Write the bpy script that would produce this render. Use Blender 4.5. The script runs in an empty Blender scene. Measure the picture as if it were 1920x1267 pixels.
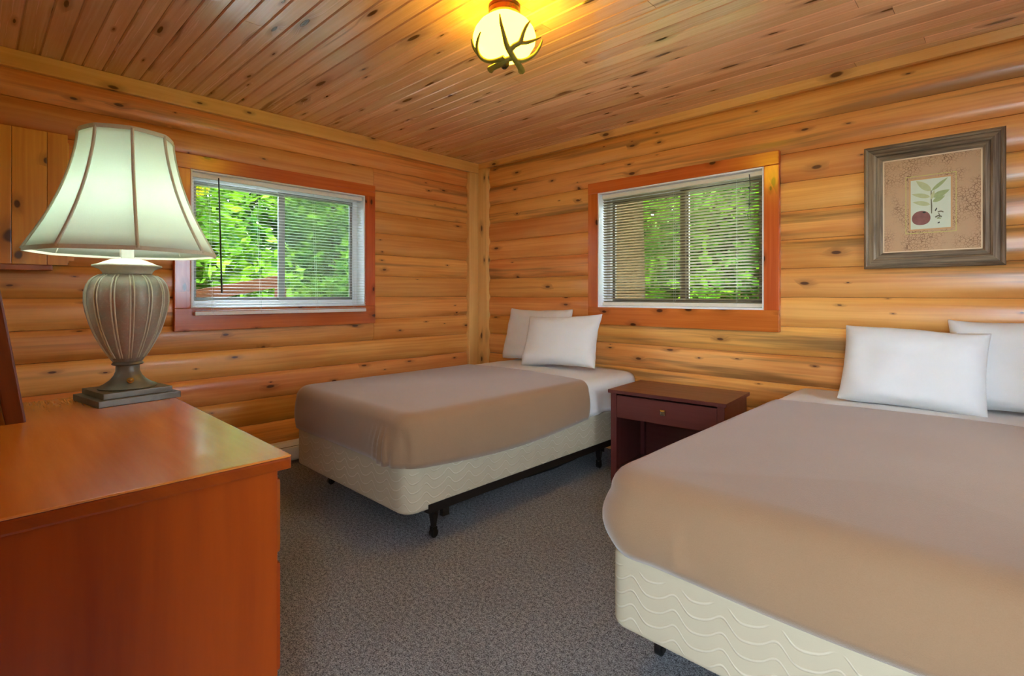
import bpy, bmesh, math, random
import numpy as np
from mathutils import Vector, Matrix, Euler, noise
rng = random.Random(7)
R = math.radians
scene = bpy.context.scene
col = scene.collection

# ------------------------------------------------------------------ camera, world, sun, exposure
FPX, YAW, V0, CX, CY, CZ = 975.73, 0.76379, 554.16, 3.754, -3.447, 1.2
cam_d = bpy.data.cameras.new('camera')
cam = bpy.data.objects.new('camera', cam_d)
col.objects.link(cam)
cam.location = (CX, CY, CZ)
cam.rotation_euler = (R(90), 0, YAW)
cam_d.sensor_width = 36.0
cam_d.lens = 36.0 * FPX / 1920.0
cam_d.shift_y = -(633.5 - V0) / 1920.0
cam_d.clip_start = 0.02
scene.camera = cam

w = bpy.data.worlds.new('overcast_sky')
scene.world = w
w.use_nodes = True
bg = w.node_tree.nodes['Background']
bg.inputs[0].default_value = (0.68, 0.85, 1.0, 1)
bg.inputs[1].default_value = 10.0

sun_d = bpy.data.lights.new('sun', 'SUN')
sun_d.energy = 6.0
sun_d.angle = R(8)
sun_d.color = (1.0, 0.95, 0.85)
sun = bpy.data.objects.new('sun', sun_d)
col.objects.link(sun)
sun.rotation_euler = Vector((-0.25, 0.25, -0.93)).to_track_quat('-Z', 'Y').to_euler()

scene.view_settings.view_transform = 'Standard'
scene.view_settings.look = 'None'
scene.view_settings.gamma = 1.0
scene.view_settings.use_curve_mapping = False
scene.view_settings.exposure = 1.85


def unproject(u, v, depth):
    """a photo pixel at a given distance along the view axis"""
    s, c = math.sin(YAW), math.cos(YAW)
    a = (u - 960) / FPX * depth
    b = (V0 - v) / FPX * depth
    return Vector((CX - s * depth + c * a, CY + c * depth + s * a, CZ + b))


# ------------------------------------------------------------------ materials
def lin(c):
    return tuple((x / 255 / 12.92) if x / 255 <= 0.04045 else ((x / 255 + 0.055) / 1.055) ** 2.4 for x in c)


class NT:
    def __init__(self, name):
        self.m = bpy.data.materials.new(name)
        self.m.use_nodes = True
        self.t = self.m.node_tree
        self.b = self.t.nodes['Principled BSDF']

    def n(self, typ, **kw):
        nd = self.t.nodes.new(typ)
        for k, v in kw.items():
            setattr(nd, k, v)
        return nd

    def set(self, sock, v):
        if isinstance(v, bpy.types.NodeSocket):
            self.t.links.new(v, sock)
        elif isinstance(v, (tuple, list)) and len(v) == 3 and sock.type == 'RGBA':
            sock.default_value = (*v, 1)
        else:
            sock.default_value = v

    def math(self, op, a, b=None, c=None, clamp=False):
        nd = self.n('ShaderNodeMath', operation=op, use_clamp=clamp)
        self.set(nd.inputs[0], a)
        if b is not None:
            self.set(nd.inputs[1], b)
        if c is not None:
            self.set(nd.inputs[2], c)
        return nd.outputs[0]

    def comb(self, x, y, z=0.0):
        nd = self.n('ShaderNodeCombineXYZ')
        for i, v in enumerate((x, y, z)):
            self.set(nd.inputs[i], v)
        return nd.outputs[0]

    def noise(self, vec, scale=1.0, detail=2.0, rough=0.5, out=0):
        nd = self.n('ShaderNodeTexNoise')
        if vec is not None:
            self.set(nd.inputs['Vector'], vec)
        nd.inputs['Scale'].default_value = scale
        nd.inputs['Detail'].default_value = detail
        nd.inputs['Roughness'].default_value = rough
        return nd.outputs[out]

    def ramp(self, v, a, b, lo=0.0, hi=1.0):
        nd = self.n('ShaderNodeMapRange', interpolation_type='SMOOTHSTEP')
        self.set(nd.inputs[0], v)
        for i, x in enumerate((a, b, lo, hi)):
            self.set(nd.inputs[i + 1], x)
        return nd.outputs[0]

    def mix(self, f, a, b, blend='MIX'):
        nd = self.n('ShaderNodeMix', data_type='RGBA', blend_type=blend)
        self.set(nd.inputs[0], f)
        self.set(nd.inputs[6], a)
        self.set(nd.inputs[7], b)
        return nd.outputs[2]

    def bump(self, h, strength=0.3, dist=0.01):
        nd = self.n('ShaderNodeBump')
        nd.inputs['Strength'].default_value = strength
        nd.inputs['Distance'].default_value = dist
        self.set(nd.inputs['Height'], h)
        self.set(self.b.inputs['Normal'], nd.outputs[0])

    def p(self, **kw):
        for k, v in kw.items():
            self.set(self.b.inputs[k.replace('_', ' ')], v)
        return self.m


def plain(name, c, rough=0.5, metal=0.0, nz=0.0, nscale=40, **kw):
    t = NT(name)
    c = lin(c)
    if nz:
        tc = t.n('ShaderNodeTexCoord')
        f = t.noise(tc.outputs['Object'], nscale, 3)
        cc = t.mix(f, tuple(x * (1 - nz) for x in c), tuple(min(1, x * (1 + nz)) for x in c))
    else:
        cc = c
    t.p(Base_Color=cc, Roughness=rough, Metallic=metal, **kw)
    return t.m


def wood(name, light, dark, knot, kx=4.0, kv=10.0, kdens=0.5, krad=(0.07, 0.10), rough=0.3, var=0.12, grain=55, gx=1.2,
         stain=None, stain_amt=0.5, coat=0.15, spread=1.0, streak=None, bump=0.15):
    t = NT(name)
    tc = t.n('ShaderNodeTexCoord')
    oi = t.n('ShaderNodeObjectInfo')
    rnd = oi.outputs['Random']
    sep = t.n('ShaderNodeSeparateXYZ')
    t.set(sep.inputs[0], tc.outputs['Object'])
    x = t.math('MULTIPLY_ADD', rnd, 61.7, sep.outputs[0])
    v = t.math('ADD', sep.outputs[1], sep.outputs[2])
    v = t.math('MULTIPLY_ADD', rnd, 23.1, v)
    rz = t.math('MULTIPLY', rnd, 31.0)
    warp = t.noise(t.comb(t.math('MULTIPLY', x, 2.2), t.math('MULTIPLY', v, 9.0), rz), 1.0, 2)
    # knots
    kvec = t.comb(t.math('MULTIPLY_ADD', warp, 0.25, t.math('MULTIPLY', x, kx)),
                  t.math('MULTIPLY_ADD', warp, 0.30, t.math('MULTIPLY', v, kv)))
    vo = t.n('ShaderNodeTexVoronoi', voronoi_dimensions='2D', feature='F1')
    t.set(vo.inputs['Vector'], kvec)
    vo.inputs['Scale'].default_value = 1.0
    dist = vo.outputs['Distance']
    cs = t.n('ShaderNodeSeparateColor')
    t.set(cs.inputs[0], vo.outputs['Color'])
    gate = t.math('LESS_THAN', cs.outputs[0], kdens)
    rad = t.math('MULTIPLY_ADD', t.math('POWER', cs.outputs[1], 2.0), krad[1], krad[0])
    q = t.math('DIVIDE', dist, rad)
    kn = t.math('MULTIPLY', t.ramp(q, 0.55, 1.05, 1, 0), gate)
    halo = t.math('MULTIPLY', t.ramp(q, 0.8, 3.2, 1, 0), gate)
    # grain flows round the knots
    v2 = t.math('ADD', t.math('MULTIPLY_ADD', halo, 0.018, v), t.math('MULTIPLY', warp, 0.02))
    g1 = t.noise(t.comb(t.math('MULTIPLY', x, gx), t.math('MULTIPLY', v2, grain), rz), 1.0, 4, 0.6)
    g2 = t.noise(t.comb(t.math('MULTIPLY', x, gx * 0.45), t.math('MULTIPLY', v2, grain * 0.2), rz), 1.0, 2, 0.5)
    g3 = t.noise(t.comb(t.math('MULTIPLY', x, 1.1), t.math('MULTIPLY', v2, 3.0), rz), 1.0, 2, 0.5)
    f = t.math('ADD', t.math('MULTIPLY', g1, 0.40), t.math('MULTIPLY', g2, 0.35))
    f = t.math('MULTIPLY_ADD', g3, 0.35, f)
    f = t.ramp(f, 0.55 - 0.17 * spread, 0.55 + 0.17 * spread)
    c = t.mix(f, lin(light), lin(dark))
    if streak is not None:
        sk = t.noise(t.comb(t.math('MULTIPLY', x, 0.55), t.math('MULTIPLY', v2, 16.0), rz), 1.0, 3, 0.55)
        c = t.mix(t.ramp(sk, 0.64, 0.76, 0, 0.75), c, lin(streak))
    if stain is not None:
        r2 = t.math('FRACT', t.math('MULTIPLY', rnd, 7.31))
        sn = t.noise(t.comb(t.math('MULTIPLY', x, 0.5), t.math('MULTIPLY', v2, 13.0), rz), 1.0, 4, 0.6)
        sm = t.math('MULTIPLY', t.ramp(sn, 0.50, 0.68), t.ramp(r2, 0.3, 0.8, 0.05, stain_amt))
        c = t.mix(sm, c, lin(stain))
    c = t.mix(t.math('MULTIPLY', halo, 0.35), c, lin(knot), 'MIX')
    c = t.mix(t.math('MULTIPLY', kn, 0.92), c, tuple(k * 0.55 for k in lin(knot)))
    r3 = t.math('FRACT', t.math('MULTIPLY', rnd, 3.77))
    hs = t.n('ShaderNodeHueSaturation')
    t.set(hs.inputs['Value'], t.math('MULTIPLY_ADD', r3, 2 * var, 1 - var))
    t.set(hs.inputs['Hue'], t.math('MULTIPLY_ADD', t.math('FRACT', t.math('MULTIPLY', rnd, 11.9)), 0.016, 0.492))
    t.set(hs.inputs['Color'], c)
    t.p(Base_Color=hs.outputs[0], Roughness=t.math('MULTIPLY_ADD', g1, 0.12, rough - 0.06), Coat_Weight=coat, Coat_Roughness=0.12)
    t.bump(t.math('MULTIPLY_ADD', warp, 0.8, g1), bump, 0.004)
    return t.m


M = {}
M['log'] = wood('log_pine', (240, 176, 98), (212, 134, 62), (96, 44, 16), kx=4.2, kv=11, kdens=0.28, krad=(0.035, 0.10), rough=0.36,
                var=0.10, stain=(122, 88, 48), stain_amt=0.75, coat=0.10)
M['plank'] = wood('ceiling_pine', (248, 206, 166), (226, 174, 130), (74, 38, 30), kx=2.6, kv=11.3, kdens=0.34, krad=(0.05, 0.12), rough=0.26,
                  var=0.10, streak=(120, 66, 40), coat=0.7, grain=70, gx=0.8)
M['trim'] = wood('pale_trim_pine', (248, 202, 126), (230, 172, 94), (112, 58, 20), kdens=0.35, rough=0.32, var=0.05)
M['casing'] = wood('stained_casing_pine', (216, 116, 50), (188, 86, 32), (78, 28, 12), kx=4.5, kv=9, kdens=0.4, rough=0.25, var=0.06, coat=0.3)
M['shelfpine'] = wood('cabinet_pine', (232, 166, 62), (210, 134, 44), (84, 40, 20), kx=4.0, kv=6, kdens=0.22, krad=(0.08, 0.12), rough=0.3, var=0.05)
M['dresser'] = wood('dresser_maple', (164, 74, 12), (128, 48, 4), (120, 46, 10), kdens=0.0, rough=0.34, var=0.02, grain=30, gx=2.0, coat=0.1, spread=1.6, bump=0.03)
M['dresser'].node_tree.nodes['Principled BSDF'].inputs['Specular IOR Level'].default_value = 0.25
M['mirrorwood'] = wood('mirror_frame_wood', (120, 60, 18), (86, 38, 10), (60, 26, 8), kdens=0.0, rough=0.3, var=0.02)
M['cherry'] = wood('espresso_cherry', (106, 54, 48), (86, 38, 38), (40, 16, 16), kdens=0.0, rough=0.32, var=0.03, grain=60, spread=1.5, bump=0.03)
M['deckwood'] = wood('deck_board', (58, 31, 15), (40, 21, 10), (60, 34, 20), kdens=0.2, rough=0.7, var=0.05, coat=0.0)
M['barn'] = wood('weathered_frame_wood', (158, 136, 110), (84, 66, 48), (50, 40, 30), kdens=0.0, rough=0.55, var=0.04, grain=240, gx=6.0, coat=0.0, spread=0.9, bump=0.5)


def lit_dresser_top_mat():
    m = wood('dresser_top_lit_scratched', (226, 140, 56), (200, 108, 34), (120, 46, 10), kdens=0.0, rough=0.22, var=0.02, grain=30, gx=2.0, coat=0.4, spread=1.6, bump=0.03)  # same wood as the sides, lamplight on top put into a paler orange
    t = NT.__new__(NT)
    t.m, t.t, t.b = m, m.node_tree, m.node_tree.nodes['Principled BSDF']
    tc = t.n('ShaderNodeTexCoord')
    src = t.b.inputs['Base Color'].links[0].from_socket
    mp = t.n('ShaderNodeMapping')
    mp.inputs['Rotation'].default_value = (0, 0, R(35))
    mp.inputs['Scale'].default_value = (16, 420, 1)
    t.set(mp.inputs[0], tc.outputs['Object'])
    s1 = t.noise(mp.outputs[0], 1.0, 3, 0.7)
    area = t.noise(tc.outputs['Object'], 4.0, 2)
    sm = t.math('MULTIPLY', t.ramp(s1, 0.66, 0.74), t.ramp(area, 0.5, 0.62))
    c = t.mix(t.math('MULTIPLY', sm, 0.28), src, lin((244, 190, 130)))
    t.set(t.b.inputs['Base Color'], c)
    t.set(t.b.inputs['Roughness'], t.math('MULTIPLY_ADD', s1, 0.12, 0.16))
    return m


M['dressertop_lit'] = lit_dresser_top_mat()


def carpet_mat():
    t = NT('grey_loop_carpet')
    tc = t.n('ShaderNodeTexCoord')
    o = tc.outputs['Object']
    a = t.noise(o, 210, 3, 0.7)
    b = t.noise(o, 70, 2, 0.5)
    big = t.noise(o, 2.5, 3, 0.5)
    f = t.math('ADD', t.math('MULTIPLY', a, 0.75), t.math('MULTIPLY', b, 0.25))
    c = t.mix(t.ramp(f, 0.36, 0.66), lin((64, 66, 70)), lin((188, 192, 197)))
    c = t.mix(t.ramp(big, 0.4, 0.7, 0, 0.12), c, lin((88, 80, 70)))
    t.p(Base_Color=c, Roughness=0.95)
    t.b.inputs['Specular IOR Level'].default_value = 0.1
    t.bump(f, 0.9, 0.006)
    return t.m


M['carpet'] = carpet_mat()


def cloth_mat(name, c1, c2, scale=500, strength=0.15, sheen=0.2, rough=0.9, big=0.0, dist=0.002):
    t = NT(name)
    tc = t.n('ShaderNodeTexCoord')
    o = tc.outputs['Object']
    a = t.noise(o, scale, 2, 0.6)
    b = t.noise(o, 3.0, 4, 0.6)
    c = t.mix(t.math('ADD', t.math('MULTIPLY', a, 0.55), t.math('MULTIPLY', b, 0.45)), lin(c1), lin(c2))
    t.p(Base_Color=c, Roughness=rough, Sheen_Weight=sheen, Sheen_Roughness=0.5)
    h = a if not big else t.math('MULTIPLY_ADD', t.noise(o, 14, 3, 0.55), big, a)
    t.bump(h, strength, dist)
    return t.m


M['blanket'] = cloth_mat('taupe_fleece', (140, 107, 76), (158, 125, 93), 380, 0.35, 0.34)
M['sheet'] = cloth_mat('white_sheet', (208, 205, 202), (222, 219, 215), 700, 0.1, 0.1, big=5.0, dist=0.004)
M['pillow'] = cloth_mat('white_pillowcase', (214, 212, 209), (226, 224, 221), 800, 0.12, 0.1, big=4.0, dist=0.004)
M['black_cloth'] = cloth_mat('black_dust_cloth', (16, 16, 18), (28, 28, 30), 300, 0.2, 0.0)


def quilt_mat():
    t = NT('quilted_ticking')
    tc = t.n('ShaderNodeTexCoord')
    sep = t.n('ShaderNodeSeparateXYZ')
    t.set(sep.inputs[0], tc.outputs['Object'])
    u = t.math('ADD', sep.outputs[0], sep.outputs[1])
    ku = t.math('MULTIPLY', u, 2 * math.pi / 0.135)
    ph = t.math('MULTIPLY_ADD', t.math('SINE', t.math('ADD', ku, 0.9)), 0.45, ku)
    wv = t.math('SINE', ph)
    vv = t.math('ADD', t.math('MULTIPLY_ADD', wv, 0.018, sep.outputs[2]), t.math('MULTIPLY', u, 0.03))
    fr = t.math('FRACT', t.math('DIVIDE', vv, 0.043))
    d = t.math('ABSOLUTE', t.math('SUBTRACT', fr, 0.5))
    seam = t.ramp(d, 0.02, 0.12, 1.0, 0.0)
    band = t.math('MULTIPLY', t.ramp(sep.outputs[2], 0.188, 0.200, 1, 0), t.ramp(sep.outputs[2], 0.012, 0.022))
    seam = t.math('MULTIPLY', seam, band)
    fine = t.noise(t.comb(t.math('MULTIPLY', u, 260), t.math('MULTIPLY', sep.outputs[2], 500)), 1.0, 2)
    c = t.mix(seam, lin((184, 170, 143)), lin((200, 188, 163)))
    t.p(Base_Color=c, Roughness=0.8)
    t.bump(t.math('MULTIPLY_ADD', fine, 0.08, seam), 0.6, 0.004)
    return t.m


M['quilt'] = quilt_mat()
M['ticking_white'] = plain('white_ticking', (226, 226, 230), 0.8, nz=0.05)
M['steel_dark'] = plain('dark_painted_steel', (46, 40, 38), 0.4, 0.6, nz=0.2, nscale=30)
M['caster'] = plain('caster_metal', (60, 56, 52), 0.35, 0.8, nz=0.3, nscale=60)
M['white_vinyl'] = plain('white_vinyl', (236, 238, 240), 0.35, nz=0.03)
M['cream_vinyl'] = plain('cream_vinyl', (226, 218, 200), 0.4, nz=0.04)
M['sash_grey'] = plain('grey_sash_aluminium', (132, 134, 130), 0.4, 0.3, nz=0.08)
M['sash_brown'] = plain('bronze_sash_aluminium', (92, 82, 70), 0.4, 0.3, nz=0.08)
M['slat'] = plain('white_blind_slat', (222, 222, 216), 0.35, nz=0.03)
M['slat_tan_shaded'] = plain('cream_slat_shaded', (150, 136, 100), 0.4, nz=0.03)  # cream slats painted tan, the shade on their room side put into the colour
M['cord'] = plain('pale_cord', (190, 192, 186), 0.7, nz=0.05)
M['black'] = plain('black_plastic', (18, 16, 16), 0.3, nz=0.1)
M['nickel'] = plain('brushed_nickel', (196, 190, 178), 0.25, 1.0, nz=0.08)
M['brass'] = plain('aged_brass', (150, 118, 60), 0.3, 1.0, nz=0.2)
M['heater'] = plain('white_heater_enamel', (228, 230, 230), 0.35, nz=0.04)
M['mirror'] = plain('mirror_glass', (235, 238, 238), 0.02, 1.0, nz=0.01)
M['cream_lip'] = plain('cream_mat_edge', (226, 200, 160), 0.6, nz=0.04)


def glass_mat(name, veil=0.0, vc=(0.5, 0.5, 0.5), ior=1.3):
    t = NT(name)
    t.t.nodes.remove(t.b)
    out = t.t.nodes['Material Output']
    tr = t.n('ShaderNodeBsdfTransparent')
    gl = t.n('ShaderNodeBsdfGlossy')
    gl.inputs['Roughness'].default_value = 0.02
    fr = t.n('ShaderNodeFresnel')
    fr.inputs[0].default_value = ior
    mx = t.n('ShaderNodeMixShader')
    t.t.links.new(fr.outputs[0], mx.inputs[0])
    t.t.links.new(tr.outputs[0], mx.inputs[1])
    t.t.links.new(gl.outputs[0], mx.inputs[2])
    res = mx.outputs[0]
    if veil:
        df = t.n('ShaderNodeBsdfDiffuse')
        df.inputs[0].default_value = (*vc, 1)
        tl = t.n('ShaderNodeBsdfTranslucent')
        tl.inputs[0].default_value = (*vc, 1)
        ad = t.n('ShaderNodeMixShader')
        ad.inputs[0].default_value = 0.5
        t.t.links.new(df.outputs[0], ad.inputs[1])
        t.t.links.new(tl.outputs[0], ad.inputs[2])
        m2 = t.n('ShaderNodeMixShader')
        m2.inputs[0].default_value = veil
        t.t.links.new(res, m2.inputs[1])
        t.t.links.new(ad.outputs[0], m2.inputs[2])
        res = m2.outputs[0]
    t.t.links.new(res, out.inputs[0])
    return t.m


M['glass'] = glass_mat('window_glass')
M['screen'] = glass_mat('insect_screen_mesh', 0.24, (0.06, 0.09, 0.05))
M['picglass'] = glass_mat('picture_glass', ior=1.10)


def shade_mat(name, c, transl=0.45):
    t = NT(name)
    out = t.t.nodes['Material Output']
    tl = t.n('ShaderNodeBsdfTranslucent')
    tc = t.n('ShaderNodeTexCoord')
    f = t.noise(tc.outputs['Object'], 350, 2)
    cc = t.mix(f, lin(c), tuple(min(1, x * 1.06) for x in lin(c)))
    t.set(tl.inputs[0], cc)
    t.p(Base_Color=cc, Roughness=0.9)
    mx = t.n('ShaderNodeMixShader')
    mx.inputs[0].default_value = transl
    t.t.links.new(t.b.outputs[0], mx.inputs[1])
    t.t.links.new(tl.outputs[0], mx.inputs[2])
    t.t.links.new(mx.outputs[0], out.inputs[0])
    return t.m


M['shade'] = shade_mat('cream_silk_shade', (230, 244, 236), 0.5)
M['shadetrim'] = plain('sage_braid', (206, 212, 194), 0.8, nz=0.08, nscale=300)


def urn_mat():
    t = NT('verdigris_bronze')
    tc = t.n('ShaderNodeTexCoord')
    a = t.noise(tc.outputs['Object'], 26, 4, 0.65)
    b = t.noise(tc.outputs['Object'], 130, 2, 0.6)
    c = t.mix(t.ramp(a, 0.35, 0.68), lin((162, 146, 130)), lin((154, 156, 142)))
    c = t.mix(t.ramp(b, 0.5, 0.7, 0, 0.5), c, lin((178, 168, 148)))
    t.p(Base_Color=c, Roughness=0.42, Metallic=0.25)
    t.bump(b, 0.15, 0.002)
    return t.m


M['urn'] = urn_mat()
M['urnrib'] = plain('pale_verdigris_rib', (206, 208, 188), 0.5, 0.2, nz=0.18, nscale=60)
M['plinth'] = plain('dark_verdigris', (112, 110, 98), 0.42, 0.3, nz=0.25, nscale=40)


def emis(name, c, strength, base=(240, 235, 220)):
    t = NT(name)
    tc = t.n('ShaderNodeTexCoord')
    f = t.noise(tc.outputs['Object'], 9, 3)
    cc = t.mix(f, c, tuple(x * 0.85 for x in c))
    t.p(Base_Color=lin(base), Roughness=0.2, Emission_Color=cc, Emission_Strength=strength)
    return t.m


M['globe'] = emis('lit_amber_glass', (1.0, 0.60, 0.022), 8.0, base=(190, 140, 50))
M['bulb'] = emis('lit_bulb', (1.0, 0.94, 0.84), 14.0)
M['antler'] = plain('antler_horn_lit', (140, 132, 56), 0.45, nz=0.35, nscale=50)  # yellow light of the globe put into the horn colour


def canopy_mat():
    t = NT('rust_patina_metal')
    tc = t.n('ShaderNodeTexCoord')
    f = t.noise(tc.outputs['Object'], 22, 3, 0.6)
    t.p(Base_Color=t.mix(t.ramp(f, 0.42, 0.58), lin((98, 36, 14)), lin((48, 40, 18))), Roughness=0.35, Metallic=0.5)
    return t.m


M['canopy'] = canopy_mat()


def crackle_mat():
    t = NT('crackle_finish_mat')
    tc = t.n('ShaderNodeTexCoord')
    vo = t.n('ShaderNodeTexVoronoi', feature='DISTANCE_TO_EDGE')
    wv = t.noise(tc.outputs['Object'], 30, 3, 0.6, out=1)
    va = t.n('ShaderNodeVectorMath', operation='MULTIPLY_ADD')
    t.set(va.inputs[0], wv)
    va.inputs[1].default_value = (0.02, 0.02, 0.02)
    t.set(va.inputs[2], tc.outputs['Object'])
    t.set(vo.inputs['Vector'], va.outputs[0])
    vo.inputs['Scale'].default_value = 75
    area = t.noise(tc.outputs['Object'], 9, 2)
    cr = t.math('MULTIPLY', t.ramp(vo.outputs['Distance'], 0.02, 0.09, 1, 0), t.ramp(area, 0.38, 0.6))
    c = t.mix(cr, lin((190, 152, 112)), lin((128, 90, 58)))
    t.p(Base_Color=c, Roughness=0.6)
    t.bump(cr, -0.3, 0.001)
    return t.m


M['crackle'] = crackle_mat()
M['paper'] = plain('pale_print_paper', (206, 210, 186), 0.7, nz=0.05, nscale=20)
M['goldline'] = plain('green_gold_line', (196, 190, 96), 0.5, nz=0.1)
M['terra'] = plain('print_border_tan', (200, 152, 100), 0.6, nz=0.05)
M['leafprint'] = plain('printed_leaf', (158, 168, 112), 0.7, nz=0.2, nscale=60)
M['leafprint2'] = plain('printed_leaf_pale', (184, 186, 134), 0.7, nz=0.15, nscale=60)
M['fruitprint'] = plain('printed_fruit', (132, 82, 74), 0.7, nz=0.35, nscale=35)
M['stemprint'] = plain('printed_stem', (104, 98, 72), 0.7, nz=0.1)
M['inkprint'] = plain('printed_ink', (52, 46, 40), 0.7, nz=0.1)


def leaf_mat(name, c1, c2):
    t = NT(name)
    out = t.t.nodes['Material Output']
    tc = t.n('ShaderNodeTexCoord')
    f = t.noise(tc.outputs['Object'], 2.2, 4, 0.7)
    c = t.mix(t.ramp(f, 0.3, 0.7), lin(c1), lin(c2))
    t.p(Base_Color=c, Roughness=0.8)
    t.b.inputs['Specular IOR Level'].default_value = 0.08
    tl = t.n('ShaderNodeBsdfTranslucent')
    t.set(tl.inputs[0], c)
    mx = t.n('ShaderNodeMixShader')
    mx.inputs[0].default_value = 0.4
    t.t.links.new(t.b.outputs[0], mx.inputs[1])
    t.t.links.new(tl.outputs[0], mx.inputs[2])
    t.t.links.new(mx.outputs[0], out.inputs[0])
    return t.m


M['leaf1'] = leaf_mat('bright_leaves', (17, 54, 4), (80, 112, 11))
M['leaf2'] = leaf_mat('deep_leaves', (11, 40, 5), (54, 88, 11))
M['bark'] = plain('tree_bark', (52, 40, 22), 0.9, nz=0.5, nscale=18)
M['ground'] = plain('forest_floor', (62, 84, 36), 0.95, nz=0.5, nscale=3)
M['stucco'] = plain('outer_wall_wood', (120, 84, 52), 0.8, nz=0.2, nscale=5)


for k_ in ('bark', 'deckwood', 'ground'):
    M[k_].node_tree.nodes['Principled BSDF'].inputs['Specular IOR Level'].default_value = 0.05


# ------------------------------------------------------------------ object helpers
def link(o, parent=None):
    col.objects.link(o)
    if parent is not None:
        o.parent = parent
    return o


def tag(o, label=None, cat=None, group=None, kind=None):
    if label:
        o['label'] = label
    if cat:
        o['category'] = cat
    if group:
        o['group'] = group
    if kind:
        o['kind'] = kind
    return o


def empty(name, loc=(0, 0, 0), rot=(0, 0, 0), parent=None):
    o = bpy.data.objects.new(name, None)
    o.location = loc
    o.rotation_euler = rot
    o.empty_display_size = 0.1
    return link(o, parent)


def from_bm(name, bm, mat, parent=None, loc=(0, 0, 0), rot=(0, 0, 0), smooth=False):
    bmesh.ops.recalc_face_normals(bm, faces=bm.faces)
    me = bpy.data.meshes.new(name)
    bm.to_mesh(me)
    bm.free()
    if smooth is True:
        for p in me.polygons:
            p.use_smooth = True
    if mat is not None:
        me.materials.append(mat)
    o = bpy.data.objects.new(name, me)
    o.location = loc
    o.rotation_euler = rot
    link(o, parent)
    if smooth == 'auto':
        for p in me.polygons:
            p.use_smooth = True
        me.set_sharp_from_angle(angle=R(35))
    return o


def add_box(bm, x0, x1, y0, y1, z0, z1, bev=0.0):
    r = bmesh.ops.create_cube(bm, size=1.0)
    vs = r['verts']
    for v in vs:
        v.co = Vector((x0 + (v.co.x + 0.5) * (x1 - x0), y0 + (v.co.y + 0.5) * (y1 - y0), z0 + (v.co.z + 0.5) * (z1 - z0)))
    if bev:
        es = list({e for v in vs for e in v.link_edges})
        bmesh.ops.bevel(bm, geom=es, offset=bev, segments=2, affect='EDGES', profile=0.7)


def box(name, a, b, mat, parent=None, bev=0.003, loc=None, rot=(0, 0, 0)):
    """axis box from corner a to corner b; origin at its centre"""
    c = [(a[i] + b[i]) / 2 for i in range(3)]
    h = [abs(b[i] - a[i]) / 2 for i in range(3)]
    bm = bmesh.new()
    add_box(bm, -h[0], h[0], -h[1], h[1], -h[2], h[2], bev)
    return from_bm(name, bm, mat, parent, loc if loc is not None else c, rot)


def board(name, a, b, mat, parent=None, bev=0.003):
    """like box, but its local x runs along the longest side so that the grain follows it"""
    c = [(a[i] + b[i]) / 2 for i in range(3)]
    h = [abs(b[i] - a[i]) / 2 for i in range(3)]
    k = h.index(max(h))
    bm = bmesh.new()
    if k == 0:
        add_box(bm, -h[0], h[0], -h[1], h[1], -h[2], h[2], bev)
        rot = (0, 0, 0)
    elif k == 1:
        add_box(bm, -h[1], h[1], -h[0], h[0], -h[2], h[2], bev)
        rot = (0, 0, R(90))
    else:
        add_box(bm, -h[2], h[2], -h[1], h[1], -h[0], h[0], bev)
        rot = (0, R(-90), 0)
    return from_bm(name, bm, mat, parent, c, rot)


def rings_mesh(bm, rings, closed=True, cap0=False, cap1=False):
    vv = [[bm.verts.new(p) for p in r] for r in rings]
    n = len(vv[0])
    for i in range(len(vv) - 1):
        for j in range(n if closed else n - 1):
            k = (j + 1) % n
            bm.faces.new((vv[i][j], vv[i][k], vv[i + 1][k], vv[i + 1][j]))
    if cap0:
        bm.faces.new(vv[0][::-1])
    if cap1:
        bm.faces.new(vv[-1])
    return vv


def lathe(bm, prof, n=40, cap0=True, cap1=True, fn=None):
    rs = []
    for r, z in prof:
        ring = []
        for k in range(n):
            a = 2 * math.pi * k / n
            rr = r if fn is None else fn(r, z, a)
            ring.append((rr * math.cos(a), rr * math.sin(a), z))
        rs.append(ring)
    rings_mesh(bm, rs, True, cap0, cap1)


def smooth_path(pts, sub=6):
    """Catmull-Rom through (Vector, radius)"""
    out = []
    P = [pts[0]] + list(pts) + [pts[-1]]
    for i in range(1, len(P) - 2):
        for s in range(sub):
            t = s / sub
            a = [P[i - 1], P[i], P[i + 1], P[i + 2]]
            q = []
            for g in (0, 1):
                p0, p1, p2, p3 = (x[g] for x in a)
                q.append(0.5 * ((2 * p1) + (p2 - p0) * t + (2 * p0 - 5 * p1 + 4 * p2 - p3) * t * t + (3 * p1 - p0 - 3 * p2 + p3) * t ** 3))
            out.append(tuple(q))
    out.append(pts[-1])
    return out


def tube(bm, pts, n=8, sub=6):
    path = smooth_path(pts, sub) if sub else pts
    rs = []
    up = Vector((0.31, 0.22, 0.92))
    for i, (p, r) in enumerate(path):
        d = path[min(i + 1, len(path) - 1)][0] - path[max(i - 1, 0)][0]
        d.normalize()
        u = d.cross(up)
        if u.length < 1e-3:
            u = d.cross(Vector((1, 0, 0)))
        u.normalize()
        w_ = d.cross(u)
        rs.append([p + (u * math.cos(2 * math.pi * k / n) + w_ * math.sin(2 * math.pi * k / n)) * r for k in range(n)])
    rings_mesh(bm, rs, True, True, True)


# ------------------------------------------------------------------ the room shell
XR, YF, H = 4.75, -3.60, 2.477          # right wall, front wall, ceiling height
ZB = [0.0, 0.131] + [0.131 + 0.1762 * k for k in range(1, 14)]
ZB = ZB[:-1] + [H] if ZB[-1] > H - 0.02 else ZB + [H]

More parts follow.
